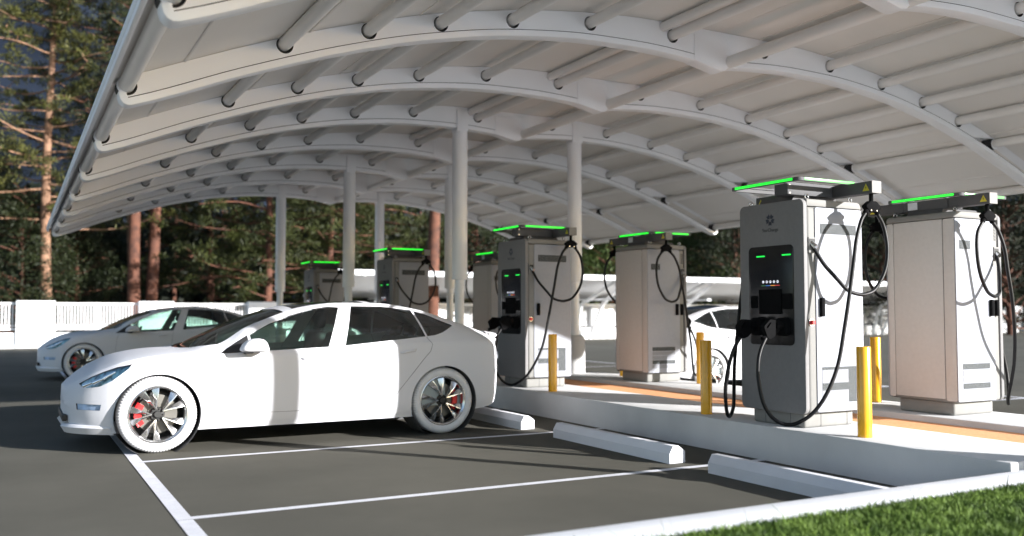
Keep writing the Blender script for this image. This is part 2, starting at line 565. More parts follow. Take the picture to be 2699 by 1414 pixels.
def rib_outline():
    xs = list(np.linspace(0.80, XC, 40))
    bot = [(0.715, 3.06), (0.715, 3.02), (0.735, 2.982), (0.765, 2.962)] + [(x, zb_(x)) for x in xs]
    top = [(x, zt_(x) - 0.004) for x in xs[::-1]] + [(0.715, zt_(0.715) - 0.004)]
    right_b = [(2 * XC - x, z) for x, z in bot[::-1]][1:]
    right_t = [(2 * XC - x, z) for x, z in top[::-1]][:-1]
    return bot + right_b + right_t + top
RO = rib_outline()
def rib_mesh():
    holes = []
    for x, z, r in TUBES:
        rr = r + 0.017
        holes.append([(x + rr * cos(a), z - 0.010 + rr * sin(a)) for a in np.linspace(0, 2 * pi, 25)[:-1]])
    polys = [RO] + [h[::-1] for h in holes]
    flat = [p for q in polys for p in q]
    tris = geometry.tessellate_polygon([[Vector((p[0], p[1], 0)) for p in q] for q in polys])
    m = MB()
    for s in (-1, 1):
        m.add([(p[0], s * RIBT / 2, p[1]) for p in flat], [list(t) for t in tris])
    for q in polys:
        n = len(q)
        vs = [(p[0], -RIBT / 2, p[1]) for p in q] + [(p[0], RIBT / 2, p[1]) for p in q]
        m.add(vs, [[i, (i + 1) % n, n + (i + 1) % n, n + i] for i in range(n)], 0 if q is RO else 1)
    for x, z, r in TUBES:
        rr = r + 0.017
        an = np.linspace(0, 2 * pi, 25)[:-1]
        vs = [(x + rr * cos(a), -0.05, z - 0.010 + rr * sin(a)) for a in an] + [(x + (r - .004) * cos(a), -0.05, z + (r - .004) * sin(a)) for a in an]
        m.add(vs, [[i, (i + 1) % 24, 24 + (i + 1) % 24, 24 + i] for i in range(24)], 1)  # dark ring and hole walls: shade of the hollow rib put into colour
    return m
def flange_mesh():
    # rounded lower chord, a little wider than the web, with a dark bead for the shadow gap above it
    cs = [(-0.0835, 0.060), (0.0835, 0.060), (0.0835, 0.012), (0.080, 0.003), (0.071, -0.001), (-0.071, -0.001), (-0.080, 0.003), (-0.0835, 0.012)]
    pth = [(0.70, 3.10), (0.70, 3.04), (0.712, 3.0), (0.735, 2.972), (0.77, 2.958)]
    xs = list(np.linspace(0.82, XC, 44))
    pth += [(x, zb_(x)) for x in xs]
    pth += [(2 * XC - x, z) for x, z in pth[::-1]][1:]
    vs, fs = [], []
    n = len(cs)
    P = [Vector((p[0], 0, p[1])) for p in pth]
    for i, p in enumerate(P):
        t = (P[min(i + 1, len(P) - 1)] - P[max(i - 1, 0)]).normalized()
        nr = Vector((-t.z, 0, t.x))
        for a, b in cs:
            q = p + nr * b
            vs.append((q.x, a, q.z))
    for i in range(len(P) - 1):
        for j in range(n):
            fs.append([i * n + j, i * n + (j + 1) % n, (i + 1) * n + (j + 1) % n, (i + 1) * n + j])
    fs += [list(range(n)), [(len(P) - 1) * n + j for j in range(n)][::-1]]
    m = MB().add(vs, fs)
    # dark bead put in as the shade of a gap between the web and the chord
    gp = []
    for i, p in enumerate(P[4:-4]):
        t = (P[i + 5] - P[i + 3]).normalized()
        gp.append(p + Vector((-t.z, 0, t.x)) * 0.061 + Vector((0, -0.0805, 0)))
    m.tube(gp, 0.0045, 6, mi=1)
    return m
rib_src = flg_src = spl_src = None
for k in range(NR):
    y = RY0 + RS * k
    if rib_src is None:
        rb = rib_mesh().build('rib', [M['canopy_white'], M['dark_gap']], canopy, smooth=30)
        fl = flange_mesh().build('lower_flange', [M['canopy_white'], M['dark_gap']], rb, smooth=40)
        sp = MB()
        poly = [(6.60, zb_(6.6) + 0.005), (6.62, zb_(6.6) - 0.008), (6.97, zb_(6.97) - 0.035), (7.05, zb_(6.97) - 0.02), (7.07, zb_(6.9)), (7.07, 4.40), (6.60, 4.40)]
        sp.prism(poly, -0.091, 0.091, 'y', bev=0.004)
        so_ = sp.build('splice_plate', M['canopy_white'], rb, smooth=30)
        rib_src, flg_src, spl_src = rb, fl, so_
    else:
        rb = rib_src.copy(); COL.objects.link(rb); rb.parent = canopy
        for src in (flg_src, spl_src):
            c = src.copy(); COL.objects.link(c); c.parent = rb
    rb.location = (-XC, y - RY0, 0)
YA, YB = RY0 - 0.25, RY0 + RS * (NR - 1) + 0.25
for x, z, r in TUBES + [(6.17, 4.412, .050), (2 * XC - 6.17, 4.412, .050), (7.12, 4.145, .070)]:
    t = MB().tube([(x - XC, YA - RY0 + 0.1, z), (x - XC, YB - RY0 - 0.1, z)], r, 20)
    t.build('purlin', M['tube_white'], canopy, smooth=50)
def roof(x0, x1):
    xs = np.linspace(x0, x1, 60)
    vs, fs = [], []
    for x in xs:
        z = zt_(x)
        for y, zz in ((YA, z), (YB, z), (YB, z + 0.06), (YA, z + 0.06)):
            vs.append((x - XC, y - RY0, zz))
    n = len(xs)
    for i in range(n - 1):
        for j in range(4):
            fs.append([i * 4 + j, i * 4 + (j + 1) % 4, (i + 1) * 4 + (j + 1) % 4, (i + 1) * 4 + j])
    fs += [[0, 1, 2, 3], [(n - 1) * 4 + j for j in (3, 2, 1, 0)]]
    r = MB().add(vs, fs)
    # standing seams between the sheets, parallel to the purlins
    for x in np.arange(x0 + 0.6, x1 - 0.2, 1.05):
        r.box(x - XC - 0.008, x - XC + 0.008, YA - RY0, YB - RY0, zt_(x) - 0.010, zt_(x) + 0.01)
    r.build('roof_panel', M['roof_sheet'], canopy, smooth=35)
roof(0.60, XC - 0.002)
roof(XC + 0.002, 2 * XC - 0.60)
for s in (-1, 1):
    fc = MB()
    xa = 0.64 if s < 0 else 2 * XC - 0.64
    e = 6.0
    a, b = min(xa - XC, xa - XC + s * 0.038), max(xa - XC, xa - XC + s * 0.038)
    fc.box(a, b, YA - RY0, YB - RY0, 3.085, 3.215, b=0.006)
    fc.build('fascia', M['canopy_white'], canopy, smooth=35)
def column(x, y):
    c = MB().cyl((0, 0, 0.30), (0, 0, 4.4), 0.072, 24)
    co = c.build('column', M['canopy_white'], canopy, smooth=40)
    co.location = (x - XC, y - RY0, 0)
    s_ = MB()
    s_.lathe([(0.0, 1.80), (0.112, 1.80), (0.118, 1.806), (0.118, 4.085), (0.112, 4.092), (0.0, 4.092)], 28, axis='z')
    s_.build('sleeve', M['canopy_white'], co, smooth=40)
    s2 = MB().box(-0.095, 0.095, -0.105, 0.105, 4.09, 4.42, b=0.004)
    s2.build('head_bracket', M['canopy_white'], co, smooth=40)
    p = MB()
    p.lathe([(0.0, 0.30), (0.165, 0.30), (0.165, 0.84), (0.15, 0.90), (0.10, 0.925), (0.0, 0.925)], 28, axis='z')
    p.build('pedestal', M['concrete'], co, smooth=40)
for k, xa, xb in ((0, 6.53, None), (4, 6.03, 8.13), (6, 5.86, 8.08), (8, 5.72, 8.28)):
    for x in (xa, xb):
        if x:
            column(x, RY0 + RS * k)

# ------------------------------------------------------------------ chargers (front faces -x, origin on the island at the middle)
FX = -0.355
def petal_logo(r):
    m = MB()
    for k in range(5):
        th = radians(270 + 72 * k)
        pol = []
        for rr, da in ((0.21, 0), (0.47, -33), (0.64, -31), (0.99, -19), (0.80, 0), (0.99, 19), (0.64, 31), (0.47, 33)):
            a = th + radians(da)
            pol.append((-rr * r * cos(a), rr * r * sin(a)))
        n = len(pol)
        # notched petal: fan from its middle so the notch stays open
        cxy = (-0.62 * r * cos(th), 0.62 * r * sin(th))
        vs = [(0, p[0], p[1]) for p in pol] + [(0, cxy[0], cxy[1])]
        m.add(vs, [[i, (i + 1) % n, n] for i in range(n)])
    return m
def text_mesh(body, size):
    cu = bpy.data.curves.new('lettering', 'FONT')
    cu.body = body
    cu.size = size
    cu.align_x = 'CENTER'
    cu.extrude = 0.0006
    cu.space_character = 0.95
    o = bpy.data.objects.new('lettering_tmp', cu)
    COL.objects.link(o)
    dg = bpy.context.evaluated_depsgraph_get()
    me = bpy.data.meshes.new_from_object(o.evaluated_get(dg))
    COL.objects.unlink(o)
    bpy.data.objects.remove(o)
    return me

CABLE_A = [(-0.272, -0.39, 1.588), (-0.24, -0.43, 1.492), (-0.195, -0.47, 1.391), (-0.11, -0.53, 1.268), (-0.039, -0.57, 1.18), (0.059, -0.6, 1.145), (0.138, -0.62, 1.149), (0.235, -0.63, 1.195), (0.341, -0.64, 1.347), (0.38, -0.64, 1.536), (0.354, -0.63, 1.724), (0.275, -0.63, 1.84)]
CABLE_B = [(0.125, -0.63, 1.84), (0.057, -0.64, 1.763), (-0.015, -0.65, 1.596), (-0.056, -0.65, 1.392), (-0.113, -0.65, 1.121), (-0.162, -0.64, 0.868), (-0.234, -0.63, 0.563), (-0.341, -0.61, 0.334), (-0.433, -0.55, 0.172), (-0.524, -0.47, 0.082), (-0.579, -0.38, 0.057), (-0.654, -0.31, 0.107), (-0.714, -0.26, 0.232), (-0.728, -0.22, 0.429), (-0.716, -0.21, 0.575), (-0.675, -0.20, 0.68), (-0.615, -0.195, 0.77)]
CABLE_C = [(-0.615, 0.12, 0.77), (-0.675, 0.14, 0.657), (-0.73, 0.15, 0.495), (-0.745, 0.17, 0.309), (-0.708, 0.2, 0.129), (-0.639, 0.24, 0.068), (-0.53, 0.31, 0.14), (-0.42, 0.42, 0.316), (-0.32, 0.52, 0.52), (-0.20, 0.61, 0.80), (-0.12, 0.645, 1.121), (-0.056, 0.65, 1.392), (-0.015, 0.65, 1.596), (0.057, 0.64, 1.763), (0.125, 0.63, 1.84)]

def make_charger(loc, rz, label):
    t = thing('charger', label, 'EV charger', loc, rz, 'electric car chargers on the island')
    pl = MB().box(-0.295, 0.305, -0.31, 0.31, 0.0, 0.135, b=0.025, seg=3)
    pl.box(-0.298, -0.292, -0.15, -0.148, 0.01, 0.13, mi=1)
    pl.box(-0.298, -0.292, 0.148, 0.15, 0.01, 0.13, mi=1)
    pl.box(-0.10, -0.098, -0.313, -0.307, 0.01, 0.13, mi=1)
    pl.box(0.22, 0.222, -0.313, -0.307, 0.01, 0.13, mi=1)
    pl.build('plinth', [M['plinth'], M['seam']], t)
    cab = MB().box(-0.31, 0.345, -0.385, 0.385, 0.13, 1.90, b=0.03, seg=3)
    cab.build('cabinet', M['frame_grey'], t)
    cap = MB().prism([(-0.31, 1.902), (0.355, 1.902), (0.355, 1.925), (0.340, 1.955), (0.31, 1.965), (-0.31, 1.965)], -0.388, 0.388, 'y', bev=0.012)
    cap.build('top_cap', M['frame_grey'], t)
    fp = MB().prism(rrect(-0.39, 0.39, 0.125, 1.965, 0.055, 8), FX, -0.312, 'x', bev=0.006)
    fo = fp.build('front_panel', M['panel_grey'], t, smooth=40)
    lg = petal_logo(0.056)
    lg.build('logo', M['logo_navy'], fo, smooth=0).location = (FX - 0.003, 0, 1.812)
    me = text_mesh('StarCharge', 0.046)
    me.materials.append(M['text_dark'])
    lo = bpy.data.objects.new('lettering', me)
    COL.objects.link(lo)
    lo.parent = fo
    lo.matrix_local = Matrix.Translation((FX - 0.002, 0, 1.708)) @ Matrix(((0, 0, -1, 0), (-1, 0, 0, 0), (0, 1, 0, 0), (0, 0, 0, 1)))
    # black glass control panel
    bp = MB().prism(rrect(-0.272, 0.272, 0.705, 1.58, 0.045, 8), FX - 0.006, FX + 0.01, 'x', bev=0.002)
    bo = bp.build('control_panel', M['black_glass'], t, smooth=40)
    for y0 in (0.066, -0.246):
        s = MB().prism(rrect(y0, y0 + 0.104, 1.486, 1.498, 0.0055, 4), FX - 0.010, FX - 0.004, 'x')
        s.build('status_light', M['led_small'], bo)
    ic = MB()
    for i in range(5):
        y = 0.088 - 0.044 * i
        ic.add([(FX - 0.0085, y + 0.012 * cos(a), 1.262 + 0.012 * sin(a)) for a in np.linspace(0, 2 * pi, 17)[:-1]], [list(range(16))], 0)
        a = 0.0042
        ic.box(FX - 0.0105, FX - 0.0095, y - a * (1 + 0.3 * (i % 2)), y + a, 1.262 - a, 1.262 + a * (1.2 if i % 3 else 0.6), mi=1)
        if i < 4:
            ic.add([(FX - 0.0085, y - 0.022 + 0.0022 * cos(q), 1.262 + 0.0022 * sin(q)) for q in np.linspace(0, 2 * pi, 9)[:-1]], [list(range(8))], 0)
    for i, mi in enumerate((2, 3, 4, 5)):
        y = 0.112 - 0.056 * i
        ic.box(FX - 0.0095, FX - 0.007, y - 0.056, y, 1.226, 1.232, mi=mi)
    ic.build('icon_row', [M['icon_white'], M['black_plastic'], M['bar_green'], M['bar_blue'], M['bar_orange'], M['bar_red']], bo, smooth=0)
    sc_ = MB().box(FX - 0.020, FX - 0.004, -0.134, 0.134, 0.975, 1.195, b=0.004)
    sc_.build('screen', M['black_plastic'], bo)
    rd = MB().prism(rrect(0.165, 0.242, 1.03, 1.14, 0.008, 3), FX - 0.014, FX - 0.004, 'x', bev=0.002)
    rd.build('card_reader', M['black_plastic'], bo)
    rd = MB().prism(rrect(-0.258, -0.148, 1.02, 1.155, 0.008, 3), FX - 0.018, FX - 0.004, 'x', bev=0.002)
    rd.build('card_reader', M['black_plastic'], bo)
    for yc in (0.145, -0.165):
        h = MB().prism(rrect(yc - 0.065, yc + 0.065, 0.785, 0.945, 0.045, 6), FX - 0.060, FX - 0.004, 'x', bev=0.012)
        h.build('holster', M['black_plastic'], t)
        # connector: nozzle into the holster, body, looped grip and cable boot
        c = MB()
        c.cyl((FX - 0.05, yc, 0.875), (FX - 0.13, yc, 0.880), 0.040, 18)
        side = [(FX - 0.09, 0.922), (FX - 0.20, 0.930), (FX - 0.262, 0.880), (FX - 0.268, 0.862), (FX - 0.232, 0.775), (FX - 0.205, 0.762), (FX - 0.165, 0.776), (FX - 0.09, 0.835)]
        slot = [(FX - 0.185, 0.905), (FX - 0.205, 0.903), (FX - 0.243, 0.868), (FX - 0.232, 0.852)]
        polys = [side, slot]
        flat = [p for q in polys for p in q]
        tris = geometry.tessellate_polygon([[Vector((p[0], p[1], 0)) for p in q] for q in polys])
        for s in (-1, 1):
            c.add([(p[0], yc + s * 0.026, p[1]) for p in flat], [list(tr) for tr in tris])
        for q in polys:
            n = len(q)
            c.add([(p[0], yc - 0.026, p[1]) for p in q] + [(p[0], yc + 0.026, p[1]) for p in q], [[i, (i + 1) % n, n + (i + 1) % n, n + i] for i in range(n)])
        c.cyl((FX - 0.215, yc, 0.785), (FX - 0.268, yc, 0.762), 0.021, 14)
        c.build('connector', M['black_plastic'], t, smooth=35)
    # side doors with vents, handle
    for s in (-1, 1):
        d = MB().prism(rrect(-0.222, 0.350, 0.14, 1.895, 0.02, 4), s * 0.386, s * 0.394, 'y', bev=0.002)
        do = d.build('side_door', M['side_white'], t, smooth=40)
        def vent(name, x0, x1, z0, z1, m):
            v = MB().add([(x0, s * 0.3965, z0), (x1, s * 0.3965, z0), (x1, s * 0.3965, z1), (x0, s * 0.3965, z1)], [[0, 1, 2, 3]])
            v.build(name, M[m], do, smooth=0)
        if s < 0:
            vent('vent', -0.165, 0.275, 1.668, 1.756, 'vent_dark')
            vent('vent', -0.165, 0.150, 0.498, 0.522, 'vent_dark')
            vent('vent', -0.165, 0.150, 0.385, 0.498, 'vent_pale')
            vent('vent', -0.165, 0.150, 0.322, 0.385, 'vent_dark')
            vent('vent', -0.165, 0.150, 0.215, 0.322, 'vent_pale')
            vent('vent', 0.150, 0.262, 0.215, 0.522, 'vent_dark')
        else:
            vent('vent', 0.13, 0.29, 1.60, 1.685, 'vent_dark')
            for z0 in (0.20, 0.262, 0.324, 0.386, 0.448):
                vent('vent', -0.13, 0.275, z0, z0 + 0.052, 'vent_dark' if z0 in (0.262, 0.448) else 'vent_pale')
            h2 = MB().box(-0.272, -0.240, 0.385, 0.415, 0.955, 1.115, b=0.006)
            h2.build('frame_handle', M['black_plastic'], t)
        hd = MB().box(-0.185, -0.145, min(s * 0.39, s * 0.425), max(s * 0.39, s * 0.425), 0.955, 1.115, b=0.008)
        hd.build('door_handle', M['black_plastic'], do)
    sk = MB().box(-0.305, -0.232, -0.400, -0.38, 1.50, 1.635, b=0.004)
    sk.prism([(-0.298, 1.62), (-0.240, 1.62), (-0.240, 1.52), (-0.298, 1.56)], -0.4035, -0.401, 'y', mi=1)
    sk.cyl((-0.272, -0.385, 1.588), (-0.258, -0.435, 1.545), 0.024, 14, mi=2)
    sk.build('cable_outlet', [M['frame_grey'], M['dark_gap'], M['steel']], t)
    sk = MB().box(-0.305, -0.232, 0.38, 0.400, 1.50, 1.635, b=0.004)
    sk.prism([(-0.298, 1.62), (-0.240, 1.62), (-0.240, 1.52), (-0.298, 1.56)], 0.401, 0.4035, 'y', mi=1)
    sk.cyl((-0.272, 0.385, 1.588), (-0.258, 0.435, 1.545), 0.024, 14, mi=2)
    sk.build('cable_outlet', [M['frame_grey'], M['dark_gap'], M['steel']], t)
    eb = MB()
    eb.lathe([(0.0, -0.389), (0.034, -0.389), (0.034, -0.3865), (0.0, -0.3865)], 20, mi=1, X=Matrix.Translation((-0.272, 0, 0.905)))
    eb.lathe([(0.0, -0.414), (0.017, -0.414), (0.020, -0.406), (0.020, -0.386), (0.0, -0.386)], 20, mi=0, X=Matrix.Translation((-0.272, 0, 0.905)))
    eb.build('emergency_button', [M['red_button'], M['steel']], t)
    gr = MB()
    for k in range(5):
        gr.box(-0.29, -0.255, 0.385, 0.389, 1.70 + 0.03 * k, 1.712 + 0.03 * k)
        gr.box(-0.286, -0.25, 0.385, 0.3893, 1.715 + 0.03 * k, 1.722 + 0.03 * k)
    gr.build('side_marking', M['text_dark'], t, smooth=0)
    bkp = MB().prism(rrect(-0.30, 0.255, 0.16, 1.895, 0.01, 3), 0.344, 0.352, 'x', bev=0.002)
    bkp.prism(rrect(-0.382, -0.308, 0.145, 1.895, 0.02, 3), 0.344, 0.349, 'x', bev=0.002)
    bkp.prism(rrect(0.263, 0.382, 0.145, 1.895, 0.02, 3), 0.344, 0.349, 'x', bev=0.002)
    bkp.build('back_panel', M['back_panel'], t, smooth=40)
    # lifting eyes
    for x, y in ((-0.26, -0.34), (-0.26, 0.34), (0.27, -0.34), (0.27, 0.34)):
        ey = MB()
        ring = [(0.021 * cos(a), 0, 0.021 * sin(a)) for a in np.linspace(0, 2 * pi, 21)]
        ey.tube(ring, 0.0065, 8, cap=False, X=Matrix.Translation((x, y, 1.99)))
        ey.build('lifting_eye', M['steel'], t)
    # cable management head
    hb = MB().box(-0.40, 0.25, -0.26, -0.10, 2.012, 2.110, b=0.006)
    hb.box(0.02, 0.249, -0.099, 0.25, 2.0125, 2.109, b=0.006)
    hb.prism([(-0.30, 1.962), (0.28, 1.962), (0.24, 2.013), (-0.26, 2.013)], -0.20, 0.20, 'y')
    for x in (-0.375, 0.225):
        for z in (2.026, 2.096):
            hb.cyl((x, -0.262, z), (x, -0.2595, z), 0.0055, 8, mi=1)
    ho = hb.build('head_box', [M['dark_metal'], M['steel']], t)
    st = MB().box(0.2505, 0.2525, -0.20, -0.09, 2.025, 2.10)
    st.build('sticker', M['sticker'], ho, smooth=0)
    for s in (-1, 1):
        ar = MB().box(0.14, 0.252, min(s * 0.2605, s * 0.69), max(s * 0.2605, s * 0.69), 2.010, 2.112, b=0.004)
        ao = ar.build('cable_arm', M['dark_metal'], t)
        ec = MB().box(0.139, 0.253, min(s * 0.69, s * 0.694), max(s * 0.69, s * 0.694), 2.009, 2.113)
        ec.build('end_cap', M['frame_grey'], ao)
        for xs_, dx in ((0.139, -1), (0.253, 1)):
            y = s * 0.63
            sg = MB()
            sg.add([(xs_ + dx * 0.0015, y - 0.036, 2.03), (xs_ + dx * 0.0015, y + 0.036, 2.03), (xs_ + dx * 0.0015, y, 2.094)], [[0, 1, 2]])
            sg.add([(xs_ + dx * 0.0030, y + a, b) for a, b in ((-0.004, 2.078), (0.006, 2.058), (0.0, 2.057), (0.006, 2.040), (-0.008, 2.060), (-0.001, 2.061))], [[0, 1, 2, 3, 4, 5]], 1)
            sg.build('warning_sign', [M['yellow_sign'], M['sign_black']], ao, smooth=0)
        hg = MB()
        hg.cyl((0.20, s * 0.63, 1.94), (0.20, s * 0.63, 2.012), 0.018, 14)
        hg.prism([(0.17, 1.945), (0.23, 1.945), (0.29, 1.905), (0.285, 1.885), (0.262, 1.868), (0.25, 1.850), (0.15, 1.850), (0.138, 1.868), (0.115, 1.885), (0.11, 1.905)], s * 0.63 - 0.030, s * 0.63 + 0.030, 'y', bev=0.008)
        hg.cyl((0.145, s * 0.63, 1.872), (0.125, s * 0.63, 1.84), 0.024, 12)
        hg.cyl((0.255, s * 0.63, 1.872), (0.278, s * 0.63, 1.84), 0.024, 12)
        for x in (0.165, 0.235):
            hg.cyl((x, s * 0.63 - 0.032, 1.862), (x, s * 0.63 - 0.029, 1.862), 0.006, 8, mi=1)
        hg.build('cable_hanger', [M['black_plastic'], M['steel']], t)
    # lit ring on top
    rg = MB()
    outer, inner = rrect(-0.44, 0.30, -0.425, 0.425, 0.05, 6), rrect(-0.41, 0.27, -0.395, 0.395, 0.03, 6)
    n = len(outer)
    vs = [(x, y, z) for z in (2.112, 2.142) for pol in (outer, inner) for x, y in pol]
    fs = []
    for i in range(n):
        j = (i + 1) % n
        fs += [[i, j, 2 * n + j, 2 * n + i], [n + i, 3 * n + i, 3 * n + j, n + j], [i, n + i, n + j, j], [2 * n + i, 2 * n + j, 3 * n + j, 3 * n + i]]
    rg.add(vs, fs)
    for y in (-0.21, 0.21):
        rg.box(-0.42, 0.28, y - 0.012, y + 0.012, 2.114, 2.126)
    ro = rg.build('light_ring', M['dark_metal'], t, smooth=40)
    for (x0, x1, y0, y1) in ((-0.4425, -0.436, -0.355, 0.355), (0.296, 0.3025, -0.355, 0.355), (-0.37, 0.23, -0.4275, -0.421), (-0.37, 0.23, 0.421, 0.4275)):
        l = MB().box(x0, x1, y0, y1, 2.117, 2.139, b=0.002)
        l.build('light_strip', M['led'], ro)
    # cables
    for pts in (CABLE_A, CABLE_B, CABLE_C, [(x, -y, z) for x, y, z in CABLE_A]):
        MB().tube(smooth_path(pts, 6), 0.0165, 10).build('cable', M['cable'], t, smooth=60)
    return t
CH_X1, CH_X2, CH_Y, CH_S = 6.255, 8.235, 6.05, 4.84
ch1 = make_charger((CH_X1, CH_Y, 0.30), 0.0, 'grey charger nearest the camera with its black screen panel facing left')
dup(ch1, (CH_X1, CH_Y + CH_S, 0.30), 0, 'grey charger just behind the white car boot, half in sun')
dup(ch1, (CH_X1, CH_Y + 2 * CH_S, 0.30), 0, 'shaded charger above the rear window of the near car, beside a pine trunk')
dup(ch1, (CH_X1, CH_Y + 3 * CH_S, 0.30), 0, 'farthest charger with green lights, partly behind a white column')
dup(ch1, (CH_X2, CH_Y, 0.30), pi, 'charger at the right edge turned away, showing its plain back')
dup(ch1, (CH_X2, CH_Y + CH_S, 0.30), pi, 'charger showing its pinkish back beside the parked white car, cables looped')
dup(ch1, (CH_X2, CH_Y + 2 * CH_S, 0.30), pi, 'charger with back turned, mostly hidden between two columns and a nearer charger')

# ------------------------------------------------------------------ bollards, wheel stops
def bollard(x, y, label):
    b = MB()
    b.lathe([(0.0, 0.30), (0.056, 0.30), (0.056, 1.010), (0.052, 1.018), (0.0, 1.020)], 28, axis='z', X=Matrix.Translation((-x * 0, 0, 0)))
    o = b.build('bollard', M['bollard_yellow'], smooth=40)
    o.location = (x, y, 0)
    tag(o, label, 'bollard', 'yellow bollards around the chargers')
bollard(5.975, 5.12, 'yellow bollard at front right, beside the nearest charger side')
bollard(5.975, 7.02, 'yellow bollard in shade left of the nearest charger')
bollard(5.985, 9.95, 'yellow bollard in front of the half-sunlit charger')
bollard(5.985, 11.87, 'yellow bollard hidden behind the near white car boot')
bollard(8.43, 7.06, 'yellow bollard on the far strip between the two right-hand chargers')
bollard(8.46, 10.06, 'yellow bollard in front of the car parked on the far side')
bollard(8.40, 11.83, 'yellow bollard foot peeking out left of the pinkish charger')

stop_poly = [(-0.085, 0.0), (-0.085, 0.085), (-0.045, 0.150), (0.015, 0.150), (0.085, 0.100), (0.085, 0.0)]
def wheel_stop(y0, label):
    b = MB().prism(stop_poly, 0, 1.92, 'y', bev=0.006)
    o = b.build('wheel_stop', M['stop_white'], smooth=25)
    o.location = (5.02, y0, 0.001)
    tag(o, label, 'wheel stop', 'white wheel stops along the island')
wheel_stop(3.87, 'white wheel stop nearest the grass, cut off by the kerb')
wheel_stop(6.28, 'white wheel stop in the empty bay in the middle of the lot')
wheel_stop(8.88, 'white wheel stop behind the rear wheel of the near car')
wheel_stop(11.35, 'white wheel stop seen under the near car, in the next bay')

# ------------------------------------------------------------------ car
CXW, CYW = 2.62, 9.91                      # car origin in the lot (measured there)
def inpoly(p, poly):
    x, y = p
    c = False
    n = len(poly)
    for i in range(n):
        x1, y1 = poly[i]
        x2, y2 = poly[(i + 1) % n]
        if (y1 > y) != (y2 > y) and x < (x2 - x1) * (y - y1) / (y2 - y1) + x1:
            c = not c
    return c

def cut(bm, poly, axis, flt):
    """score the faces passing flt along the edges of poly (x,z for axis y; x,y for axis z)"""
    x0, x1 = min(p[0] for p in poly) - 0.02, max(p[0] for p in poly) + 0.02
    b0, b1 = min(p[1] for p in poly) - 0.02, max(p[1] for p in poly) + 0.02
    i2 = 2 if axis == 'y' else 1
    n = len(poly)
    for i in range(n):
        p, q = poly[i], poly[(i + 1) % n]
        d = Vector((q[0] - p[0], q[1] - p[1]))
        if d.length < 1e-6:
            continue
        if axis == 'y':
            co, no = Vector((p[0], 0, p[1])), Vector((-d.y, 0, d.x)).normalized()
        else:
            co, no = Vector((p[0], p[1], 0)), Vector((-d.y, d.x, 0)).normalized()
        fs = []
        for f in bm.faces:
            if not flt(f):
                continue
            xs = [v.co.x for v in f.verts]
            bs = [v.co[i2] for v in f.verts]
            if max(xs) < x0 or min(xs) > x1 or max(bs) < b0 or min(bs) > b1:
                continue
            # only faces near this edge of the outline
            ex0, ex1 = min(p[0], q[0]) - 0.03, max(p[0], q[0]) + 0.03
            eb0, eb1 = min(p[1], q[1]) - 0.03, max(p[1], q[1]) + 0.03
            if max(xs) < ex0 or min(xs) > ex1 or max(bs) < eb0 or min(bs) > eb1:
                continue
            fs.append(f)
        if not fs:
            continue
        gs = set(fs)
        for f in fs:
            gs.update(f.edges)
            gs.update(f.verts)
        bmesh.ops.bisect_plane(bm, geom=list(gs), dist=1e-6, plane_co=co, plane_no=no)

def pick(bm, poly, axis, flt):
    i2 = 2 if axis == 'y' else 1
    out = []
    for f in bm.faces:
        if flt(f):
            c = f.calc_center_median()
            if inpoly((c.x, c[i2]), poly):
                out.append(f)
    return out

def lift(bm, faces, depth, rim=True):
    """take faces out of bm; return an MB of them sunk by depth, with a dark rim closing the step (material 1)"""
    fs = set(faces)
    nrm = {}
    for f in faces:
        for v in f.verts:
            nrm.setdefault(v, Vector())
            nrm[v] += f.normal
    vs = list(nrm)
    idx = {v: i for i, v in enumerate(vs)}
    m = MB()
    m.add([tuple(v.co - nrm[v].normalized() * depth) for v in vs], [[idx[v] for v in f.verts] for f in faces], 0)
    if rim:
        for f in faces:
            for e in f.edges:
                if sum(1 for g_ in e.link_faces if g_ in fs) == 1:
                    a, b = e.verts
                    da, db = nrm[a].normalized() * depth, nrm[b].normalized() * depth
                    m.add([tuple(a.co), tuple(b.co), tuple(b.co - db), tuple(a.co - da)], [[0, 1, 2, 3]], 1)
    bmesh.ops.delete(bm, geom=faces, context='FACES')
    return m

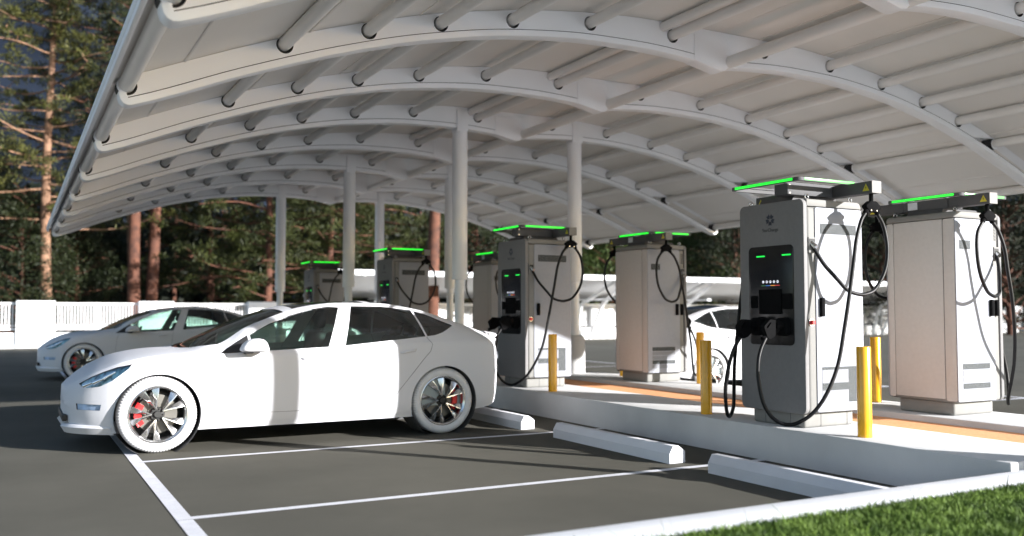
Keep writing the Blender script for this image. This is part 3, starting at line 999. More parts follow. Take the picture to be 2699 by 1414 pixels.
def body_bmesh():
    W = pchip([(.385, .33), (.42, .445), (.47, .55), (.53, .635), (.60, .715), (.67, .78), (.75, .845), (.80, .878), (.9, .905), (1.05, .922), (1.3, .93), (2.5, .932), (3.8, .93), (4.25, .925), (4.5, .912), (4.65, .888), (4.73, .852), (4.79, .79), (4.85, .71), (4.91, .61), (4.97, .49), (5.03, .35)])
    ZB = pchip([(.385, .34), (.42, .28), (.5, .235), (.65, .205), (.9, .19), (1.2, .19), (3.6, .195), (4.2, .215), (4.5, .245), (4.7, .275), (4.85, .34), (5.03, .46)])
    ZS = pchip([(.385, .525), (.45, .57), (.55, .63), (.7, .705), (.9, .785), (1.1, .838), (1.35, .872), (1.6, .89), (1.75, .898), (2.25, .922), (2.85, .945), (3.4, .982), (3.9, 1.008), (4.3, 1.01), (4.6, .985), (4.77, .95), (4.9, .925), (5.03, .90)])
    ZT = pchip([(.385, .60), (.43, .635), (.47, .665), (.55, .72), (.64, .775), (.74, .82), (.87, .866), (1.04, .903), (1.16, .92), (1.30, .932), (1.42, .938), (1.50, .955), (1.71, 1.065), (2.0, 1.195), (2.23, 1.285), (2.47, 1.352), (2.75, 1.398), (3.0, 1.416), (3.35, 1.42), (3.6, 1.402), (3.9, 1.352), (4.11, 1.30), (4.34, 1.235), (4.54, 1.17), (4.76, 1.105), (4.9, 1.062), (5.03, 1.028)])
    WC = pchip([(.385, .22), (.45, .38), (.55, .53), (.7, .675), (.9, .755), (1.16, .805), (1.4, .822), (1.6, .826), (1.75, .80), (2.02, .725), (2.24, .675), (2.48, .615), (2.73, .582), (3.0, .565), (3.45, .562), (3.9, .58), (4.27, .615), (4.5, .64), (4.7, .63), (4.8, .60), (4.9, .55), (5.03, .40)])
    ZC = pchip([(.385, .582), (.45, .628), (.55, .692), (.7, .762), (.9, .838), (1.16, .888), (1.4, .908), (1.6, .920), (1.75, .942), (2.02, 1.12), (2.24, 1.205), (2.48, 1.29), (2.73, 1.350), (3.0, 1.378), (3.45, 1.375), (3.9, 1.308), (4.27, 1.185), (4.5, 1.105), (4.7, 1.05), (4.8, 1.03), (4.9, 1.01), (5.03, .985)])
    xs = list(np.linspace(.385, .62, 18)) + list(np.linspace(.645, 4.60, 130)) + list(np.linspace(4.62, 5.03, 22))
    rings = []
    for xi in xs:
        x = xi
        x_out = xi
        if xi < .9:
            x_out = .432 + (xi - .385) * (.9 - .432) / (.9 - .385)
        elif xi > 4.5:
            x_out = 4.5 + (xi - 4.5) * (.45 / .53)
        W_, zb, zs, zt, wc, zc = W(x), ZB(x), ZS(x), ZT(x), WC(x), ZC(x)
        ws = W_ - 0.035
        zm = zb + (zs - zb) * 0.55
        P = [(0, zb), (ws - .22 if ws > .4 else ws * .5, zb), (ws - .03, zb), (ws - .005, zb + .025), (W_ - .012, zb + .12), (W_, zm), (W_ - .012, zs - .07), (W_ - .045, zs - .006)]
        w0, z0 = W_ - .045, zs - .006
        for tt in (.25, .5, .75):
            bul = .018 * sin(pi * tt) * min(1.0, (zc - z0) / .25 + .2)
            P.append((w0 + (wc - w0) * tt + bul, z0 + (zc - z0) * tt + bul * .5))
        P.append((wc, zc))
        P += [(wc * .82, zc + (zt - zc) * .48), (wc * .58, zc + (zt - zc) * .78), (wc * .30, zc + (zt - zc) * .95), (0, zt)]
        pv = [Vector((p[0], p[1], 0)) for p in P]
        half = []
        E_ = [Vector((-pv[1].x, pv[1].y, 0))] + pv + [Vector((-pv[-2].x, pv[-2].y, 0))]
        for i in range(1, len(E_) - 2):
            sub = 3
            for k in range(sub):
                t = k / sub
                a, b, c, d = E_[i - 1], E_[i], E_[i + 1], E_[i + 2]
                q = 0.5 * ((2 * b) + (c - a) * t + (2 * a - 5 * b + 4 * c - d) * t * t + (3 * b - a - 3 * c + d) * t ** 3)
                half.append((max(q.x, 0), q.y))
        half.append((0, zt))
        half[0] = (0, zb)
        ring = [(x_out, -h[0], h[1]) for h in half] + [(x_out, h[0], h[1]) for h in half[-2:0:-1]]
        rings.append(ring)
    n = len(rings[0])
    vs = [p for r in rings for p in r]
    fs = []
    for i in range(len(rings) - 1):
        for j in range(n):
            fs.append([i * n + j, (i + 1) * n + j, (i + 1) * n + (j + 1) % n, i * n + (j + 1) % n])
    bm = bmesh.new()
    bv = [bm.verts.new((p[0] - CXW, p[1], p[2])) for p in vs]
    for f in fs:
        bm.faces.new([bv[i] for i in f])
    for ring0, fl in ((0, False), ((len(rings) - 1) * n, True)):
        # close the nose and the tail with rows of quads between the two sides
        h = n // 2
        for j in range(h):
            a, b = ring0 + j, ring0 + j + 1
            c, d = ring0 + (n - j - 1) % n, ring0 + (n - j) % n
            q = [a, b, c, d]
            q2 = []
            for i in q:
                if i not in q2:
                    q2.append(i)
            if len(q2) >= 3:
                bm.faces.new([bv[i] for i in q2])
    bmesh.ops.remove_doubles(bm, verts=bm.verts, dist=1e-5)
    bmesh.ops.recalc_face_normals(bm, faces=bm.faces)
    return bm

def L(poly):
    return [(x - CXW, z) for x, z in poly]
AX = (1.19, 4.06)
def make_car(loc, rz, label):
    t = thing('car', label, 'car', loc, rz, 'white saloon cars parked at the chargers')
    bm = body_bmesh()
    nrm_ok = lambda f: True
    # wheel arches
    for ax in AX:
        arc = [(ax - CXW + 0.378 * cos(a), 0.345 + 0.378 * sin(a)) for a in np.linspace(radians(-40), radians(220), 34)]
        flt = lambda f: abs(f.calc_center_median().y) > 0.56 and f.calc_center_median().z < 0.78
        cut(bm, arc, 'y', flt)
        bm.normal_update()
        bmesh.ops.delete(bm, geom=pick(bm, arc, 'y', flt), context='FACES')
    parts = []
    def side(poly, name, matl, depth, ymin=0.35, zmin=0.3, rim=True, mats2=None):
        flt = lambda f: abs(f.calc_center_median().y) > ymin and f.calc_center_median().z > zmin and abs(f.normal.y) > 0.12
        cut(bm, poly, 'y', flt)
        bm.normal_update()
        allf = pick(bm, poly, 'y', flt)
        for s in (-1, 1):
            fs = [f for f in allf if f.is_valid and f.calc_center_median().y * s > 0]
            if fs:
                parts.append((lift(bm, fs, depth, rim), name, matl))
    side(L([(2.04, .912), (2.80, .945), (2.985, 1.345), (2.86, 1.352), (2.70, 1.328), (2.46, 1.262), (2.24, 1.178), (2.035, 1.075)]), 'front_window', 'glass_green', 0.008)
    side(L([(2.975, .955), (3.865, 1.036), (3.795, 1.318), (3.72, 1.325), (3.45, 1.355), (3.13, 1.358), (3.12, 1.35)]), 'rear_window', 'glass_green', 0.008)
    side(L([(3.888, 1.038), (3.98, 1.048), (4.08, 1.075), (4.25, 1.150), (3.95, 1.272), (3.822, 1.309)]), 'quarter_window', 'glass_green', 0.008)
    side(L([(1.735, .898), (2.015, .909), (2.012, 1.072), (1.90, 1.005)]), 'sail_panel', 'trim_black', 0.004)
    side(L([(.546, .636), (.565, .614), (.608, .601), (.704, .618), (.801, .674), (.936, .779), (.966, .818), (.844, .792), (.735, .748), (.638, .699)]), 'headlight', 'lamp_glass', 0.006, ymin=0.3)
    side(L([(.528, .402), (.706, .402), (.715, .455), (.522, .458)]), 'fog_lamp', 'fog_lens', 0.012, ymin=0.3)
    def top(poly, name, matl, depth):
        flt = lambda f: f.normal.z > 0.12 and f.calc_center_median().z > 0.90
        cut(bm, poly, 'z', flt)
        bm.normal_update()
        fs = pick(bm, poly, 'z', flt)
        if fs:
            parts.append((lift(bm, fs, depth, True), name, matl))
    def sym(half):
        return [(x - CXW, -y) for x, y in half] + [(x - CXW, y) for x, y in half[::-1]]
    top(sym([(1.44, .10), (1.46, .30), (1.52, .52), (1.64, .68), (1.74, .715), (2.02, .655), (2.24, .605), (2.42, .56), (2.40, .30), (2.37, .10)]), 'windscreen', 'glass_green', 0.008)
    top(sym([(2.52, .505), (2.75, .50), (3.0, .49), (3.30, .49)]), 'roof_glass', 'glass_dark', 0.006)
    top(sym([(3.38, .49), (3.9, .49), (4.3, .50), (4.58, .52), (4.60, .2)]), 'rear_screen', 'glass_dark', 0.006)
    for m_, name, matl in parts:
        o = m_.build(name, [M[matl], M['trim_black']], t, smooth=50)
        if name == 'headlight':
            back = MB()
            # lamp bowl just behind the lens
            dirs = 1 if np.mean([v[1] for v in m_.v]) > 0 else -1
            back.add([(v[0] + 0.006, v[1] - dirs * 0.014, v[2] - 0.003) for v in m_.v], [f for f, mi in zip(m_.f, m_.m) if mi == 0])
            back.build('lamp_bowl', M['lamp_body'], o, smooth=50)
            rf = MB()
            for x, z, dx, dz in ((.605, .640, .07, .030), (.69, .672, .09, .040), (.78, .722, .10, .055)):
                w_ = 9.91 - 9.0
                rf.tube([(x - CXW - dx / 2, dirs * (np.interp(x, [.55, .65, .8, .95], [.735, .79, .845, .87]) - .03), z - dz / 2), (x - CXW + dx / 2, dirs * (np.interp(x + .05, [.55, .65, .8, .95], [.735, .79, .845, .87]) - .025), z + dz / 2)], [0.020, 0.014], 10)
            rf.build('reflector', M['chrome'], o, smooth=50)
    me = bpy.data.meshes.new('body')
    black = []
    for f in bm.faces:
        f.smooth = True
        f.material_index = 1 if f.normal.z < -0.8 and f.calc_center_median().z < 0.5 else 0
    bm.to_mesh(me)
    me.materials.append(M['car_white'])
    me.materials.append(M['car_black'])
    me.set_sharp_from_angle(angle=radians(50))
    body = bpy.data.objects.new('body', me)
    COL.objects.link(body)
    body.parent = t
    # projected lines: seams
    from mathutils.bvhtree import BVHTree
    bvh = BVHTree.FromBMesh(bm)
    def proj(x, z, s):
        hit = bvh.ray_cast(Vector((x - CXW, s * 1.6, z)), Vector((0, -s, 0)))
        return hit[0]
    def seam(poly, s, mb, r=0.0028):
        pts = []
        P = [Vector((p[0], p[1], 0)) for p in poly]
        for a, b in zip(P[:-1], P[1:]):
            k = max(2, int((b - a).length / 0.03))
            for i in range(k):
                q = a.lerp(b, i / k)
                h = proj(q.x, q.y, s)
                if h:
                    pts.append(h)
        h = proj(P[-1].x, P[-1].y, s)
        if h:
            pts.append(h)
        if len(pts) > 2:
            mb.tube(pts, r, 5)
    sm = MB()
    for s in (-1, 1):
        seam([(3.875, 1.03), (3.925, .955), (3.90, .88), (3.82, .80), (3.70, .66), (3.56, .50), (3.46, .37), (3.40, .335)], s, sm)
        seam([(2.80, .94), (2.775, .85), (2.765, .60), (2.78, .40), (2.79, .335)], s, sm, 0.0022)
        seam([(1.80, .895), (1.765, .80), (1.74, .60), (1.74, .42), (1.77, .335)], s, sm, 0.0022)
        seam([(1.74, .335), (2.30, .325), (2.80, .325), (3.40, .335)], s, sm, 0.002)
    sm.build('door_seams', M['seam'], body, smooth=60)
    # door handles
    for s in (-1, 1):
        for x0, z0 in ((3.56, .872), (2.52, .838)):
            hm = MB()
            p0, p1 = proj(x0, z0, s), proj(x0 + .17, z0 + .022, s)
            if p0 and p1:
                off = Vector((0, s * 0.020, 0))
                hm.tube([p0 + off * .3, p0 + off + Vector((.02, 0, .002)), p1 + off - Vector((.02, 0, 0)), p1 + off * .3 + Vector((0, 0, .012))], [.010, .014, .014, .010], 10)
                hm.build('door_handle', M['car_white'], body, smooth=60)
    # mirrors
    for s in (-1, 1):
        mm = MB()
        prof = [(1.900, .93, .93, .02), (1.906, .955, .925, .06), (1.925, .992, .918, .085), (1.96, 1.022, .914, .098), (2.01, 1.040, .912, .100), (2.07, 1.043, .912, .098), (2.115, 1.032, .913, .092), (2.142, 1.005, .915, .082), (2.156, .965, .918, .070), (2.158, .94, .93, .02)]
        vs, fs = [], []
        n = 16
        for x, zt, zb, hw in prof:
            for j in range(n):
                a = 2 * pi * j / n
                ca, sa = cos(a), sin(a)
                yy = 1.015 + hw * np.sign(ca) * abs(ca) ** .75
                zm, hh = (zt + zb) / 2, (zt - zb) / 2
                zz = zm + hh * np.sign(sa) * abs(sa) ** (.95 if sa > 0 else .5)
                vs.append((x - CXW, s * yy, zz))
        for i in range(len(prof) - 1):
            for j in range(n):
                fs.append([i * n + j, i * n + (j + 1) % n, (i + 1) * n + (j + 1) % n, (i + 1) * n + j])
        fs += [list(range(n)), [(len(prof) - 1) * n + j for j in range(n)]]
        mm.add(vs, fs)
        mo = mm.build('door_mirror', M['car_white'], t, smooth=60)
        mg = MB()
        mg.prism([(1.985, .945), (2.09, .945), (2.02, .895), (1.95, .895)], min(s * .86, s * .99), max(s * .86, s * .99), 'y', bev=.008, X=Matrix.Translation((-CXW, 0, 0)))
        mg.prism([(1.93, .915), (2.15, .915), (2.15, .928), (1.91, .928)], min(s * .94, s * 1.09), max(s * .94, s * 1.09), 'y', bev=.004, X=Matrix.Translation((-CXW, 0, 0)))
        mg.build('mirror_arm', M['trim_black'], mo, smooth=40)
    # lower nose: chin lip, intake, badge facet
    lip = MB()
    outer = [(.405, -.34), (.425, -.43), (.47, -.53), (.54, -.63), (.62, -.71), (.70, -.78), (.79, -.845)]
    outer = outer + [(x, -y) for x, y in outer[::-1]]
    vs, fs = [], []
    for x, y in outer:
        vs += [(x - CXW + .02, y, .262), (x - CXW, y, .240), (x - CXW + .035, y * .98, .180), (x - CXW + .10, y * .85, .180), (x - CXW + .10, y * .85, .285)]
    for i in range(len(outer) - 1):
        for j in range(5):
            fs.append([i * 5 + j, i * 5 + (j + 1) % 5, (i + 1) * 5 + (j + 1) % 5, (i + 1) * 5 + j])
    fs += [[0, 1, 2, 3, 4], [(len(outer) - 1) * 5 + j for j in (4, 3, 2, 1, 0)]]
    lip.add(vs, fs)
    lip.build('chin_lip', M['car_white'], t, smooth=30)
    ik = MB()
    ik.box(.415 - CXW, .46 - CXW, -.43, .43, .285, .345, b=.01)
    ik.build('air_intake', M['car_black'], t)
    # boot spoiler and tail lights
    spo = MB()
    ya = np.linspace(-.60, .60, 25)
    vs, fs = [], []
    for y in ya:
        c = 1 - (abs(y) / .60) ** 3
        xb = 4.975 - .075 * (abs(y) / .45) ** 2
        vs += [(xb - CXW - .13, y, 1.066 + .016 * c), (xb - CXW + .015, y, 1.040 + .022 * c), (xb - CXW + .010, y, 1.022 + .015 * c), (xb - CXW - .10, y, 1.0)]
    for i in range(len(ya) - 1):
        for j in range(4):
            fs.append([i * 4 + j, i * 4 + (j + 1) % 4, (i + 1) * 4 + (j + 1) % 4, (i + 1) * 4 + j])
    fs += [[0, 1, 2, 3], [(len(ya) - 1) * 4 + j for j in (3, 2, 1, 0)]]
    spo.add(vs, fs)
    spo.build('boot_spoiler', M['car_white'], t, smooth=40)
    # wheel wells
    for ax in AX:
        for s in (-1, 1):
            ww = MB().lathe([(.379, s * .918), (.379, s * .56), (0.0, s * .56)], 40, X=Matrix.Translation((ax - CXW, 0, .345)))
            ww.build('wheel_well', M['well_grey'], t, smooth=40)
    # cabin
    cb = MB()
    cb.box(1.66 - CXW, 4.45 - CXW, -.80, .80, .26, .45)
    for s in (-1, 1):
        cb.box(1.75 - CXW, 4.1 - CXW, min(s * .80, s * .845), max(s * .80, s * .845), .30, .885)
    cb.prism([(1.50 - CXW, .60), (1.50 - CXW, .895), (1.80 - CXW, .925), (1.98 - CXW, .905), (2.02 - CXW, .80), (2.02 - CXW, .60)], -.78, .78, 'y', bev=.02)
    cb.box(4.05 - CXW, 4.70 - CXW, -.62, .62, .80, .94, b=.03)
    cb.build('cabin', M['cabin_grey'], t, smooth=40)
    for s in (-1, 1):
        st = MB()
        st.box(2.45 - CXW, 2.95 - CXW, s * .37 - .23, s * .37 + .23, .44, .62, b=.05, seg=3)
        X = Matrix.Translation((2.93 - CXW, s * .37, .58)) @ Matrix.Rotation(radians(14), 4, 'Y')
        st.box(-.07, .07, -.22, .22, -.02, .52, b=.06, seg=3, X=X)
        st.box(-.05, .05, -.12, .12, .55, .74, b=.045, seg=3, X=X)
        st.box(-.012, .012, -.07, .07, .50, .57, X=X)
        st.build('front_seat', M['seat_black'], t, smooth=40)
    st = MB()
    st.box(3.30 - CXW, 3.80 - CXW, -.66, .66, .44, .60, b=.05, seg=3)
    for y in (-.42, 0, .42):
        X = Matrix.Translation((3.80 - CXW, y, .56)) @ Matrix.Rotation(radians(24), 4, 'Y')
        st.box(-.07, .07, -.22, .22, -.02, .50, b=.05, seg=3, X=X)
        st.box(-.045, .045, -.11, .11, .50, .63, b=.04, seg=3, X=X)
    st.build('rear_seat', M['seat_black'], t, smooth=40)
    sw = MB()
    X = Matrix.Translation((2.18 - CXW, -.37, .86)) @ Matrix.Rotation(radians(-62), 4, 'Y')
    sw.tube([(.175 * cos(a), .175 * sin(a), 0) for a in np.linspace(0, 2 * pi, 33)], .014, 8, cap=False, X=X)
    sw.box(-.02, .02, -.17, .17, -.01, .01, X=X)
    sw.cyl((0, 0, 0), (0, 0, -.18), .03, 10, X=X)
    sw.build('steering_wheel', M['seat_black'], t, smooth=50)
    # wheels
    for ax in AX:
        for s in (-1, 1):
            wheel(t, ax - CXW, s, 1 if ax < 2 else -1)
    bm.free()
    return t

def wheel(t, x, s, cal_dir):
    X = Matrix.Translation((x, s * .79, .352))
    if s > 0:
        X = X @ Matrix.Rotation(pi, 4, 'Z')
    tyre = MB()
    prof = [(.252, .10), (.262, .112), (.258, -.095), (.268, -.108), (.30, -.116), (.325, -.112), (.342, -.098), (.351, -.080), (.352, -.02), (.352, .04), (.349, .09), (.335, .105), (.30, .114), (.262, .112)]
    prof = [(.262, .105), (.260, -.098), (.270, -.110), (.298, -.118), (.322, -.114), (.340, -.100), (.350, -.082), (.353, -.05), (.353, .05), (.350, .085), (.338, .104), (.30, .116), (.270, .112)]
    def tread(i, j, r):
        if i in (4, 5, 6, 9, 10) and (j // 2) % 2:
            return r - (0.005 if i != 5 else 0.006)
        return r
    tyre.lathe(prof, 320, closed=True, rmod=tread, X=X)
    to = tyre.build('tyre', M['tyre_white'], None, smooth=60)
    w_ = MB()
    w_.lathe([(.262, .10), (.240, .09), (.228, .0), (.238, -.06), (.252, -.088), (.262, -.098), (.264, -.104), (.258, -.106), (.250, -.100), (.240, -.086)], 64, X=X)
    for k in range(5):
        th = radians(90 + 14 + 72 * k)
        for sgn in (-1, 1):
            a1 = th + sgn * radians(15)
            p0 = Vector((.052 * cos(th + radians(3)), 0, .052 * sin(th + radians(3))))
            p1 = Vector((.248 * cos(a1), 0, .248 * sin(a1)))
            d = (p1 - p0).normalized()
            nr = Vector((-d.z, 0, d.x))
            vs = []
            for q, wi, y0, y1 in ((p0, .010, -.094, -.076), (p0.lerp(p1, .4), .022, -.102, -.066), (p0.lerp(p1, .75), .046, -.099, -.056), (p1, .066, -.086, -.044)):
                # bright ridge on one side, a wide facet falling away on the other
                e = q - nr * 0.006
                mid_ = q + nr * 0.005
                f_ = q + nr * wi
                vs += [(e.x, y0, e.z), (mid_.x, y0 + .001, mid_.z), (f_.x, y0 + .026, f_.z), (f_.x, y1 + .012, f_.z), (e.x, y1, e.z)]
            fs = []
            for i in range(3):
                for j in range(5):
                    fs.append([i * 5 + j, i * 5 + (j + 1) % 5, (i + 1) * 5 + (j + 1) % 5, (i + 1) * 5 + j])
            fs += [[0, 1, 2, 3, 4], [15, 16, 17, 18, 19]]
            w_.add(vs, fs, X=X)
    ro = w_.build('rim', M['alloy'], None, smooth=28)
    hb = MB()
    hb.lathe([(0.0, -.084), (.028, -.084), (.032, -.080), (.034, -.062), (.060, -.058), (.066, -.05), (.068, .0), (0, .0)], 40, X=X)
    for k in range(5):
        th = radians(90 + 14 + 36 + 72 * k)
        hb.cyl((.053 * cos(th), -.074, .053 * sin(th)), (.053 * cos(th), -.06, .053 * sin(th)), .008, 10, X=X)
    ho = hb.build('hub', M['car_black'], None, smooth=40)
    dk = MB()
    dk.lathe([(.085, -.020), (.180, -.020), (.180, .010), (.085, .010)], 56, closed=True, X=X)
    dk.lathe([(0, -.030), (.085, -.030), (.088, .010)], 40, X=X)
    dk.lathe([(.200, .03), (.0, .03)], 40, mi=1, X=X)
    do = dk.build('brake_disc', [M['disc'], M['car_black']], None, smooth=40)
    cp = MB()
    a_ = [radians(180 + cal_dir * v) if cal_dir > 0 else radians(v) for v in (-30, -18, -6, 6, 18, 30)]
    a_ = [(pi if cal_dir > 0 else 0) + radians(v) for v in (-34, -20, -6, 8, 22, 36)]
    vs, fs = [], []
    for a in a_:
        for r, y in ((.135, -.030), (.137, -.045), (.182, -.045), (.200, -.030), (.200, .030), (.135, .030)):
            vs.append((r * cos(a), y, r * sin(a)))
    for i in range(5):
        for j in range(6):
            fs.append([i * 6 + j, i * 6 + (j + 1) % 6, (i + 1) * 6 + (j + 1) % 6, (i + 1) * 6 + j])
    fs += [list(range(6)), [30 + j for j in range(6)]]
    cp.add(vs, fs, X=X)
    co_ = cp.build('caliper', M['caliper'], None, smooth=40)
    wroot = to
    wroot.name = 'wheel'
    wroot.parent = t
    for o in (ro, ho, do, co_):
        o.parent = wroot

car1 = make_car((CXW, CYW, 0), 0, 'near white car with side sunlit and rear wheel in shade')
dup(car1, (CXW, CYW + 10.2, 0), 0, 'white car parked in full shade at far left, behind the near car')
dup(car1, (2 * XC - CXW + 0.0, 11.45 + 0.93, 0), pi, 'white car on the far side of the island, seen between two chargers')

# ------------------------------------------------------------------ fence, second canopy
FY = 38.0
fence = thing('fence', 'long white fence with solid piers and railings along the back of the lot', 'fence', (0, FY, 0))
base = MB().box(-40, 90, 0.05, 0.40, 0, 0.56, b=0.01)
base.box(-40, 90, 0.0, 0.45, 0, 0.12)
base.build('base_wall', M['fence_white'], fence)
PC = [0.72 + 4.17 * k for k in range(-7, 16)]
for i, px in enumerate(PC):
    p = MB().box(px - .64, px + .64, -0.06, 0.50, 0, 1.735, b=0.02)
    p.build('pier', M['fence_white'], fence)
    a, b = px + .64, px + 4.17 - .64
    r = MB()
    r.box(a, b, .19, .25, 1.60, 1.67)
    r.box(a, b, .19, .25, .66, .72)
    r.box(a, b, .20, .24, .80, .83)
    mid = (a + b) / 2
    r.box(mid - .06, mid + .06, .18, .26, .56, 1.68)
    n = 26
    for k in range(1, n):
        x = a + (b - a) * k / n
        if abs(x - mid) < .07:
            continue
        r.box(x - .021, x + .021, .205, .235, .70, 1.61)
    r.build('railing', M['fence_white'], fence, smooth=0)

cp2 = thing('carport', 'distant low white carport with sloping roof and splayed legs by the fence', 'carport', (24, 34.6, -0.22))
rp = MB()
rp.prism([(-.2, 3.06), (-.2, 3.20), (4.6, 2.30), (4.6, 2.20)], -13, 26, 'x', bev=.01)
rp.build('roof_panel', M['canopy_white'], cp2)
bmf = MB().box(-13.2, 26.2, -.45, -.2, 2.98, 3.17, b=.02)
for x in np.arange(-12, 26, 4.17):
    bmf.cyl((x, -.5, 3.04), (x, -.2, 3.04), .09, 12)
bmf.build('front_beam', M['canopy_white'], cp2)
for x in np.arange(-10.0, 26, 5.2):
    fm = MB()
    fm.tube([(x - .35, 3.2, 0), (x - .55, 2.4, 1.9), (x - .2, -.1, 3.0)], .09, 10)
    fm.tube([(x + .35, 3.2, 0), (x + .65, 2.4, 1.9), (x + .3, -.1, 3.0)], .09, 10)
    fm.box(x - .1, x + .1, -.1, 4.5, 2.10, 2.18, X=Matrix.Translation((0, 0, 0)))
    fm.build('frame', M['canopy_white'], cp2, smooth=50)
rl = MB().box(-13, 26, 3.3, 3.4, 1.86, 1.94)
rl.build('rail', M['canopy_white'], cp2)

# ------------------------------------------------------------------ hills and trees
def backdrop_hills():  # dark ridge added, tall enough to block the bright sky behind the trees
    rng = np.random.default_rng(11)
    vs, fs = [], []
    xs = np.linspace(-260, 420, 90)
    ys = np.linspace(130, 330, 26)
    ph = rng.uniform(0, 6.28, 8)
    for y in ys:
        for x in xs:
            u = min(1, (y - 130) / 120)
            z = u ** 0.9 * (135 + 10 * sin(x * .02 + ph[0]) + 6 * sin(x * .051 + ph[1]) + 3 * sin(x * .13 + y * .05 + ph[2])) + rng.normal(0, .9) * u
            vs.append((x, y, z - .2))
    n = len(xs)
    for j in range(len(ys) - 1):
        for i in range(n - 1):
            fs.append([j * n + i, j * n + i + 1, (j + 1) * n + i + 1, (j + 1) * n + i])
    MB().add(vs, fs).build('backdrop_hills', M['backdrop_hill'], smooth=60, kind='structure')
backdrop_hills()

class Tree:
    def __init__(self, seed):
        self.rng = np.random.default_rng(seed)
        self.wood = MB()
        self.lv = []
    def limb(self, p0, p1, r0, r1, bend=0.12, n=7, k=6):
        rng = self.rng
        p0, p1 = Vector(p0), Vector(p1)
        ln_ = (p1 - p0).length
        o = [Vector(rng.normal(0, bend * ln_ * .25, 3)) for _ in range(3)]
        pts = []
        for i in range(k + 1):
            t = i / k
            pts.append(p0.lerp(p1, t) + o[0] * sin(pi * t) + o[1] * sin(2 * pi * t) * .5)
        rs = [r0 + (r1 - r0) * (i / k) for i in range(k + 1)]
        self.wood.tube(pts, rs, n, cap=True)
        return pts
    def tuft(self, c, rad, n, size, flat=0.6, asp=6.0):
        rng = self.rng
        d = rng.normal(0, 1, (n, 3))
        d /= np.linalg.norm(d, axis=1)[:, None]
        rr = rad * rng.random(n) ** .45
        pos = np.array(c)[None] + d * rr[:, None] * np.array([1, 1, flat])
        ax = d + rng.normal(0, .5, (n, 3)) + np.array([0, 0, .25])
        ax /= np.linalg.norm(ax, axis=1)[:, None]
        sd_ = np.cross(ax, rng.normal(0, 1, (n, 3)))
        sd_ /= np.linalg.norm(sd_, axis=1)[:, None]
        sz = size * rng.uniform(.6, 1.35, n)
        a = ax * sz[:, None]
        b = sd_ * (sz / asp)[:, None]
        q = np.stack([pos - a * .5 - b * .3, pos + b * .5, pos + a * .5 + b * .1, pos - b * .5], 1)
        self.lv.append(q)
    def finish(self, name, label, cat, bark, leaf, loc, group, rz=0.0, scale=None):
        t = thing(name, label, cat, loc, rz, group)
        if scale:
            t.scale = (scale,) * 3
        if self.wood.v:
            self.wood.build('trunk', M[bark], t, smooth=60, recalc=False)
        v = np.concatenate(self.lv).reshape(-1, 3)
        n = len(v) // 4
        me = bpy.data.meshes.new('crown')
        me.vertices.add(len(v))
        me.vertices.foreach_set('co', v.reshape(-1))
        me.loops.add(4 * n)
        me.loops.foreach_set('vertex_index', np.arange(4 * n))
        me.polygons.add(n)
        me.polygons.foreach_set('loop_start', np.arange(n) * 4)
        me.polygons.foreach_set('loop_total', np.full(n, 4))
        me.update(calc_edges=True)
        me.materials.append(M[leaf])
        o = bpy.data.objects.new('crown', me)
        COL.objects.link(o)
        o.parent = t
        return t

def pine(seed, h, r, first, reach, ntuft=30, size=.34, trad=.55, dens=26):
    """tall pine: long bare trunk, drooping bare limbs with needle clumps at their ends"""
    T = Tree(seed)
    rng = T.rng
    tp = T.limb((0, 0, -.3), (rng.normal(0, .3), rng.normal(0, .3), h), r, r * .25, bend=.03, n=12, k=14)
    def at(z):
        f_ = (z + .3) / (h + .3) * 14
        i = min(int(f_), 13)
        return tp[i].lerp(tp[i + 1], f_ - i)
    a = rng.uniform(0, 6.28)
    for i in range(ntuft):
        z = first + (h - first) * (i + rng.random() * .6) / ntuft
        a += 2.4 + rng.normal(0, .5)
        ln_ = reach * (1 - .55 * (z - first) / max(h - first, .1)) * rng.uniform(.65, 1.15)
        p0 = at(z)
        p1 = p0 + Vector((cos(a) * ln_, sin(a) * ln_, rng.uniform(-.12, .22) * ln_))
        pts = T.limb(p0, p1, r * .22 * (1.1 - .5 * z / h), .02, bend=.22, n=5, k=6)
        for k in range(2, 7):
            m_ = rng.integers(1, 3)
            for _ in range(m_):
                c = pts[k] + Vector(rng.normal(0, .33 * k / 4, 3)) + Vector((0, 0, .18))
                T.tuft(c, trad * rng.uniform(.6, 1.2), dens, size)
            if rng.random() < .3:
                q = pts[k] + Vector((rng.normal(0, .7), rng.normal(0, .7), rng.uniform(-.1, .5)))
                T.limb(pts[k], q, .03, .012, bend=.2, n=4, k=3)
                T.tuft(q, trad * .8, dens, size)
    return T

def bushy(seed, h, rad, r, ncl, size=.30, trad=.6, dens=34, base=.6):
    """dense tree or big shrub clothed nearly to the ground"""
    T = Tree(seed)
    rng = T.rng
    T.limb((0, 0, -.3), (rng.normal(0, .3), rng.normal(0, .3), h * .9), r, r * .2, bend=.05, n=8, k=8)
    for i in range(ncl):
        z = base + (h - base) * rng.random() ** .85
        prof = rad * (1 - ((z - base) / (h - base)) ** 1.6) ** .6 * (0.75 + .35 * rng.random())
        a = rng.uniform(0, 6.28)
        q = Vector((cos(a) * prof, sin(a) * prof, z + rng.normal(0, .2)))
        if i % 5 == 0:
            T.limb((0, 0, max(.5, z - .35 * prof)), q, r * .25, .02, bend=.2, n=5, k=4)
        T.tuft(q * rng.uniform(.8, 1.0), trad * rng.uniform(.6, 1.3), dens, size, flat=.7, asp=4.5)
    return T

PINES = 'pines standing behind the fence'
BUSH = 'bushy trees behind the fence'
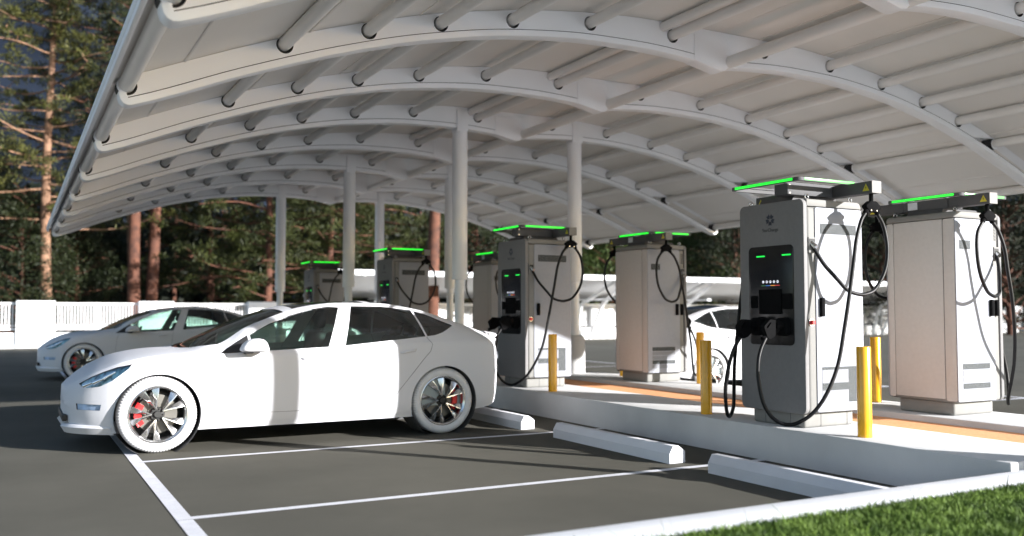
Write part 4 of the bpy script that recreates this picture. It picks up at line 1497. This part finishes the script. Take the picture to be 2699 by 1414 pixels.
# place from the lens: u in photo pixels across, distance along the view
def at_u(u, d):
    lat = (u - CXP) / FPX * d
    return (cos(AZ) * d + sin(AZ) * lat, sin(AZ) * d - cos(AZ) * lat, 0)
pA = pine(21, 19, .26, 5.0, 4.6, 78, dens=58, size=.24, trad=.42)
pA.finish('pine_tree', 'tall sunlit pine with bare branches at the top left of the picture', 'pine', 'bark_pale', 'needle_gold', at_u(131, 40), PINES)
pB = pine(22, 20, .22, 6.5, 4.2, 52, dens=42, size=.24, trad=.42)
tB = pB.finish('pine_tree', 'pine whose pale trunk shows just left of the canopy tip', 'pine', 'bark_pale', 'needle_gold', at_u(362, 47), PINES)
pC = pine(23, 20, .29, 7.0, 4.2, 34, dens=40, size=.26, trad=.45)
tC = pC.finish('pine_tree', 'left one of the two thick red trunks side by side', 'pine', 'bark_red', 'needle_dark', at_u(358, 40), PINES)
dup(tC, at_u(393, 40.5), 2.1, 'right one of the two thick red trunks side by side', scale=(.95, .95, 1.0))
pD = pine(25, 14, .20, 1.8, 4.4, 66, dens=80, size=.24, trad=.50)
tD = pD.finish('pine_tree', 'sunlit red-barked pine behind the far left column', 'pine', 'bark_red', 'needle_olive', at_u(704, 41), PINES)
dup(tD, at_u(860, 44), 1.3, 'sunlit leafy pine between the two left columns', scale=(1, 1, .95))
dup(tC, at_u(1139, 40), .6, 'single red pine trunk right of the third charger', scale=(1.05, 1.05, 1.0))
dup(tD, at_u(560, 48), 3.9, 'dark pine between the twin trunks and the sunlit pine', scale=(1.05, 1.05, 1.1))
dup(tD, at_u(1010, 50), 5.0, 'dark pine behind the shaded chargers', scale=(1.1, 1.1, 1.1))
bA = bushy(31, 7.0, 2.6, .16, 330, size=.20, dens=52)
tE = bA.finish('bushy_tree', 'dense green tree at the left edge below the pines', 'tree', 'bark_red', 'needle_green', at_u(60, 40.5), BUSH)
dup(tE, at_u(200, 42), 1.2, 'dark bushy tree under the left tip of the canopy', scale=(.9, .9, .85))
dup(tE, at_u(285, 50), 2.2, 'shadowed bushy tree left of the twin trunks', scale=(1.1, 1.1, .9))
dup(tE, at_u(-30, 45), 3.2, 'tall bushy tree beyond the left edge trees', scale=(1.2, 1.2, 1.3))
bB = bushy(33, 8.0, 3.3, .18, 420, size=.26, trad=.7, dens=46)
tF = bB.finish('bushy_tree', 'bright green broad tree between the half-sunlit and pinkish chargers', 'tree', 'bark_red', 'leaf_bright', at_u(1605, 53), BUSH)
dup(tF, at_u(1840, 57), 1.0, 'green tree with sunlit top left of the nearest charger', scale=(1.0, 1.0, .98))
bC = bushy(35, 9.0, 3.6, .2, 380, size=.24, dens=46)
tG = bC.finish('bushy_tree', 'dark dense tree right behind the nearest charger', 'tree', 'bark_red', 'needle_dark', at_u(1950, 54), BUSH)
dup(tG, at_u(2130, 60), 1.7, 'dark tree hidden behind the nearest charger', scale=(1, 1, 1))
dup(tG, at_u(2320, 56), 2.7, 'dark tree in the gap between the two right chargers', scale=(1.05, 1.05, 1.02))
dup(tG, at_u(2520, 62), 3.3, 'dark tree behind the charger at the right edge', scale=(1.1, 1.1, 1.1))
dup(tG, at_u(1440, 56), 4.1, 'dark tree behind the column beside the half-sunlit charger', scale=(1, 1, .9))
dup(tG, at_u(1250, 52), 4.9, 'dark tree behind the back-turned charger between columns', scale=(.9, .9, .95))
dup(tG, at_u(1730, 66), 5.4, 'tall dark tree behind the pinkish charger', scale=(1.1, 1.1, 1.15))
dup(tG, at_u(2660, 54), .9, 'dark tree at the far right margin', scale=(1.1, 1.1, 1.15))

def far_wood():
    # the depth of the wood, its shade put into the leaf colour: one dark mass of stems and foliage behind the trees one can tell apart
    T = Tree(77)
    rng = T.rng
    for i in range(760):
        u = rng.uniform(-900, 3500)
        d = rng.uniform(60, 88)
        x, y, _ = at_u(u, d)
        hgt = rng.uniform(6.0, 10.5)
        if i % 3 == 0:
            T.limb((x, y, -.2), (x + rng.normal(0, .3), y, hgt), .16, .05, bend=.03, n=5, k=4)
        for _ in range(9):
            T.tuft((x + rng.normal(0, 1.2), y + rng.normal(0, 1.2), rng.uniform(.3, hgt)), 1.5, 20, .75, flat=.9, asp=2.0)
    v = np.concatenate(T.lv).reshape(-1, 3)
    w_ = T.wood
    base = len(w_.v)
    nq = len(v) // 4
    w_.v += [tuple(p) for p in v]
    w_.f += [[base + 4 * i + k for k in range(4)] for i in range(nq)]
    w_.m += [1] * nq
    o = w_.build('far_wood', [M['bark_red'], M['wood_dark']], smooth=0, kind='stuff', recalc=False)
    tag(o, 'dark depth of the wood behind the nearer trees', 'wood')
far_wood()
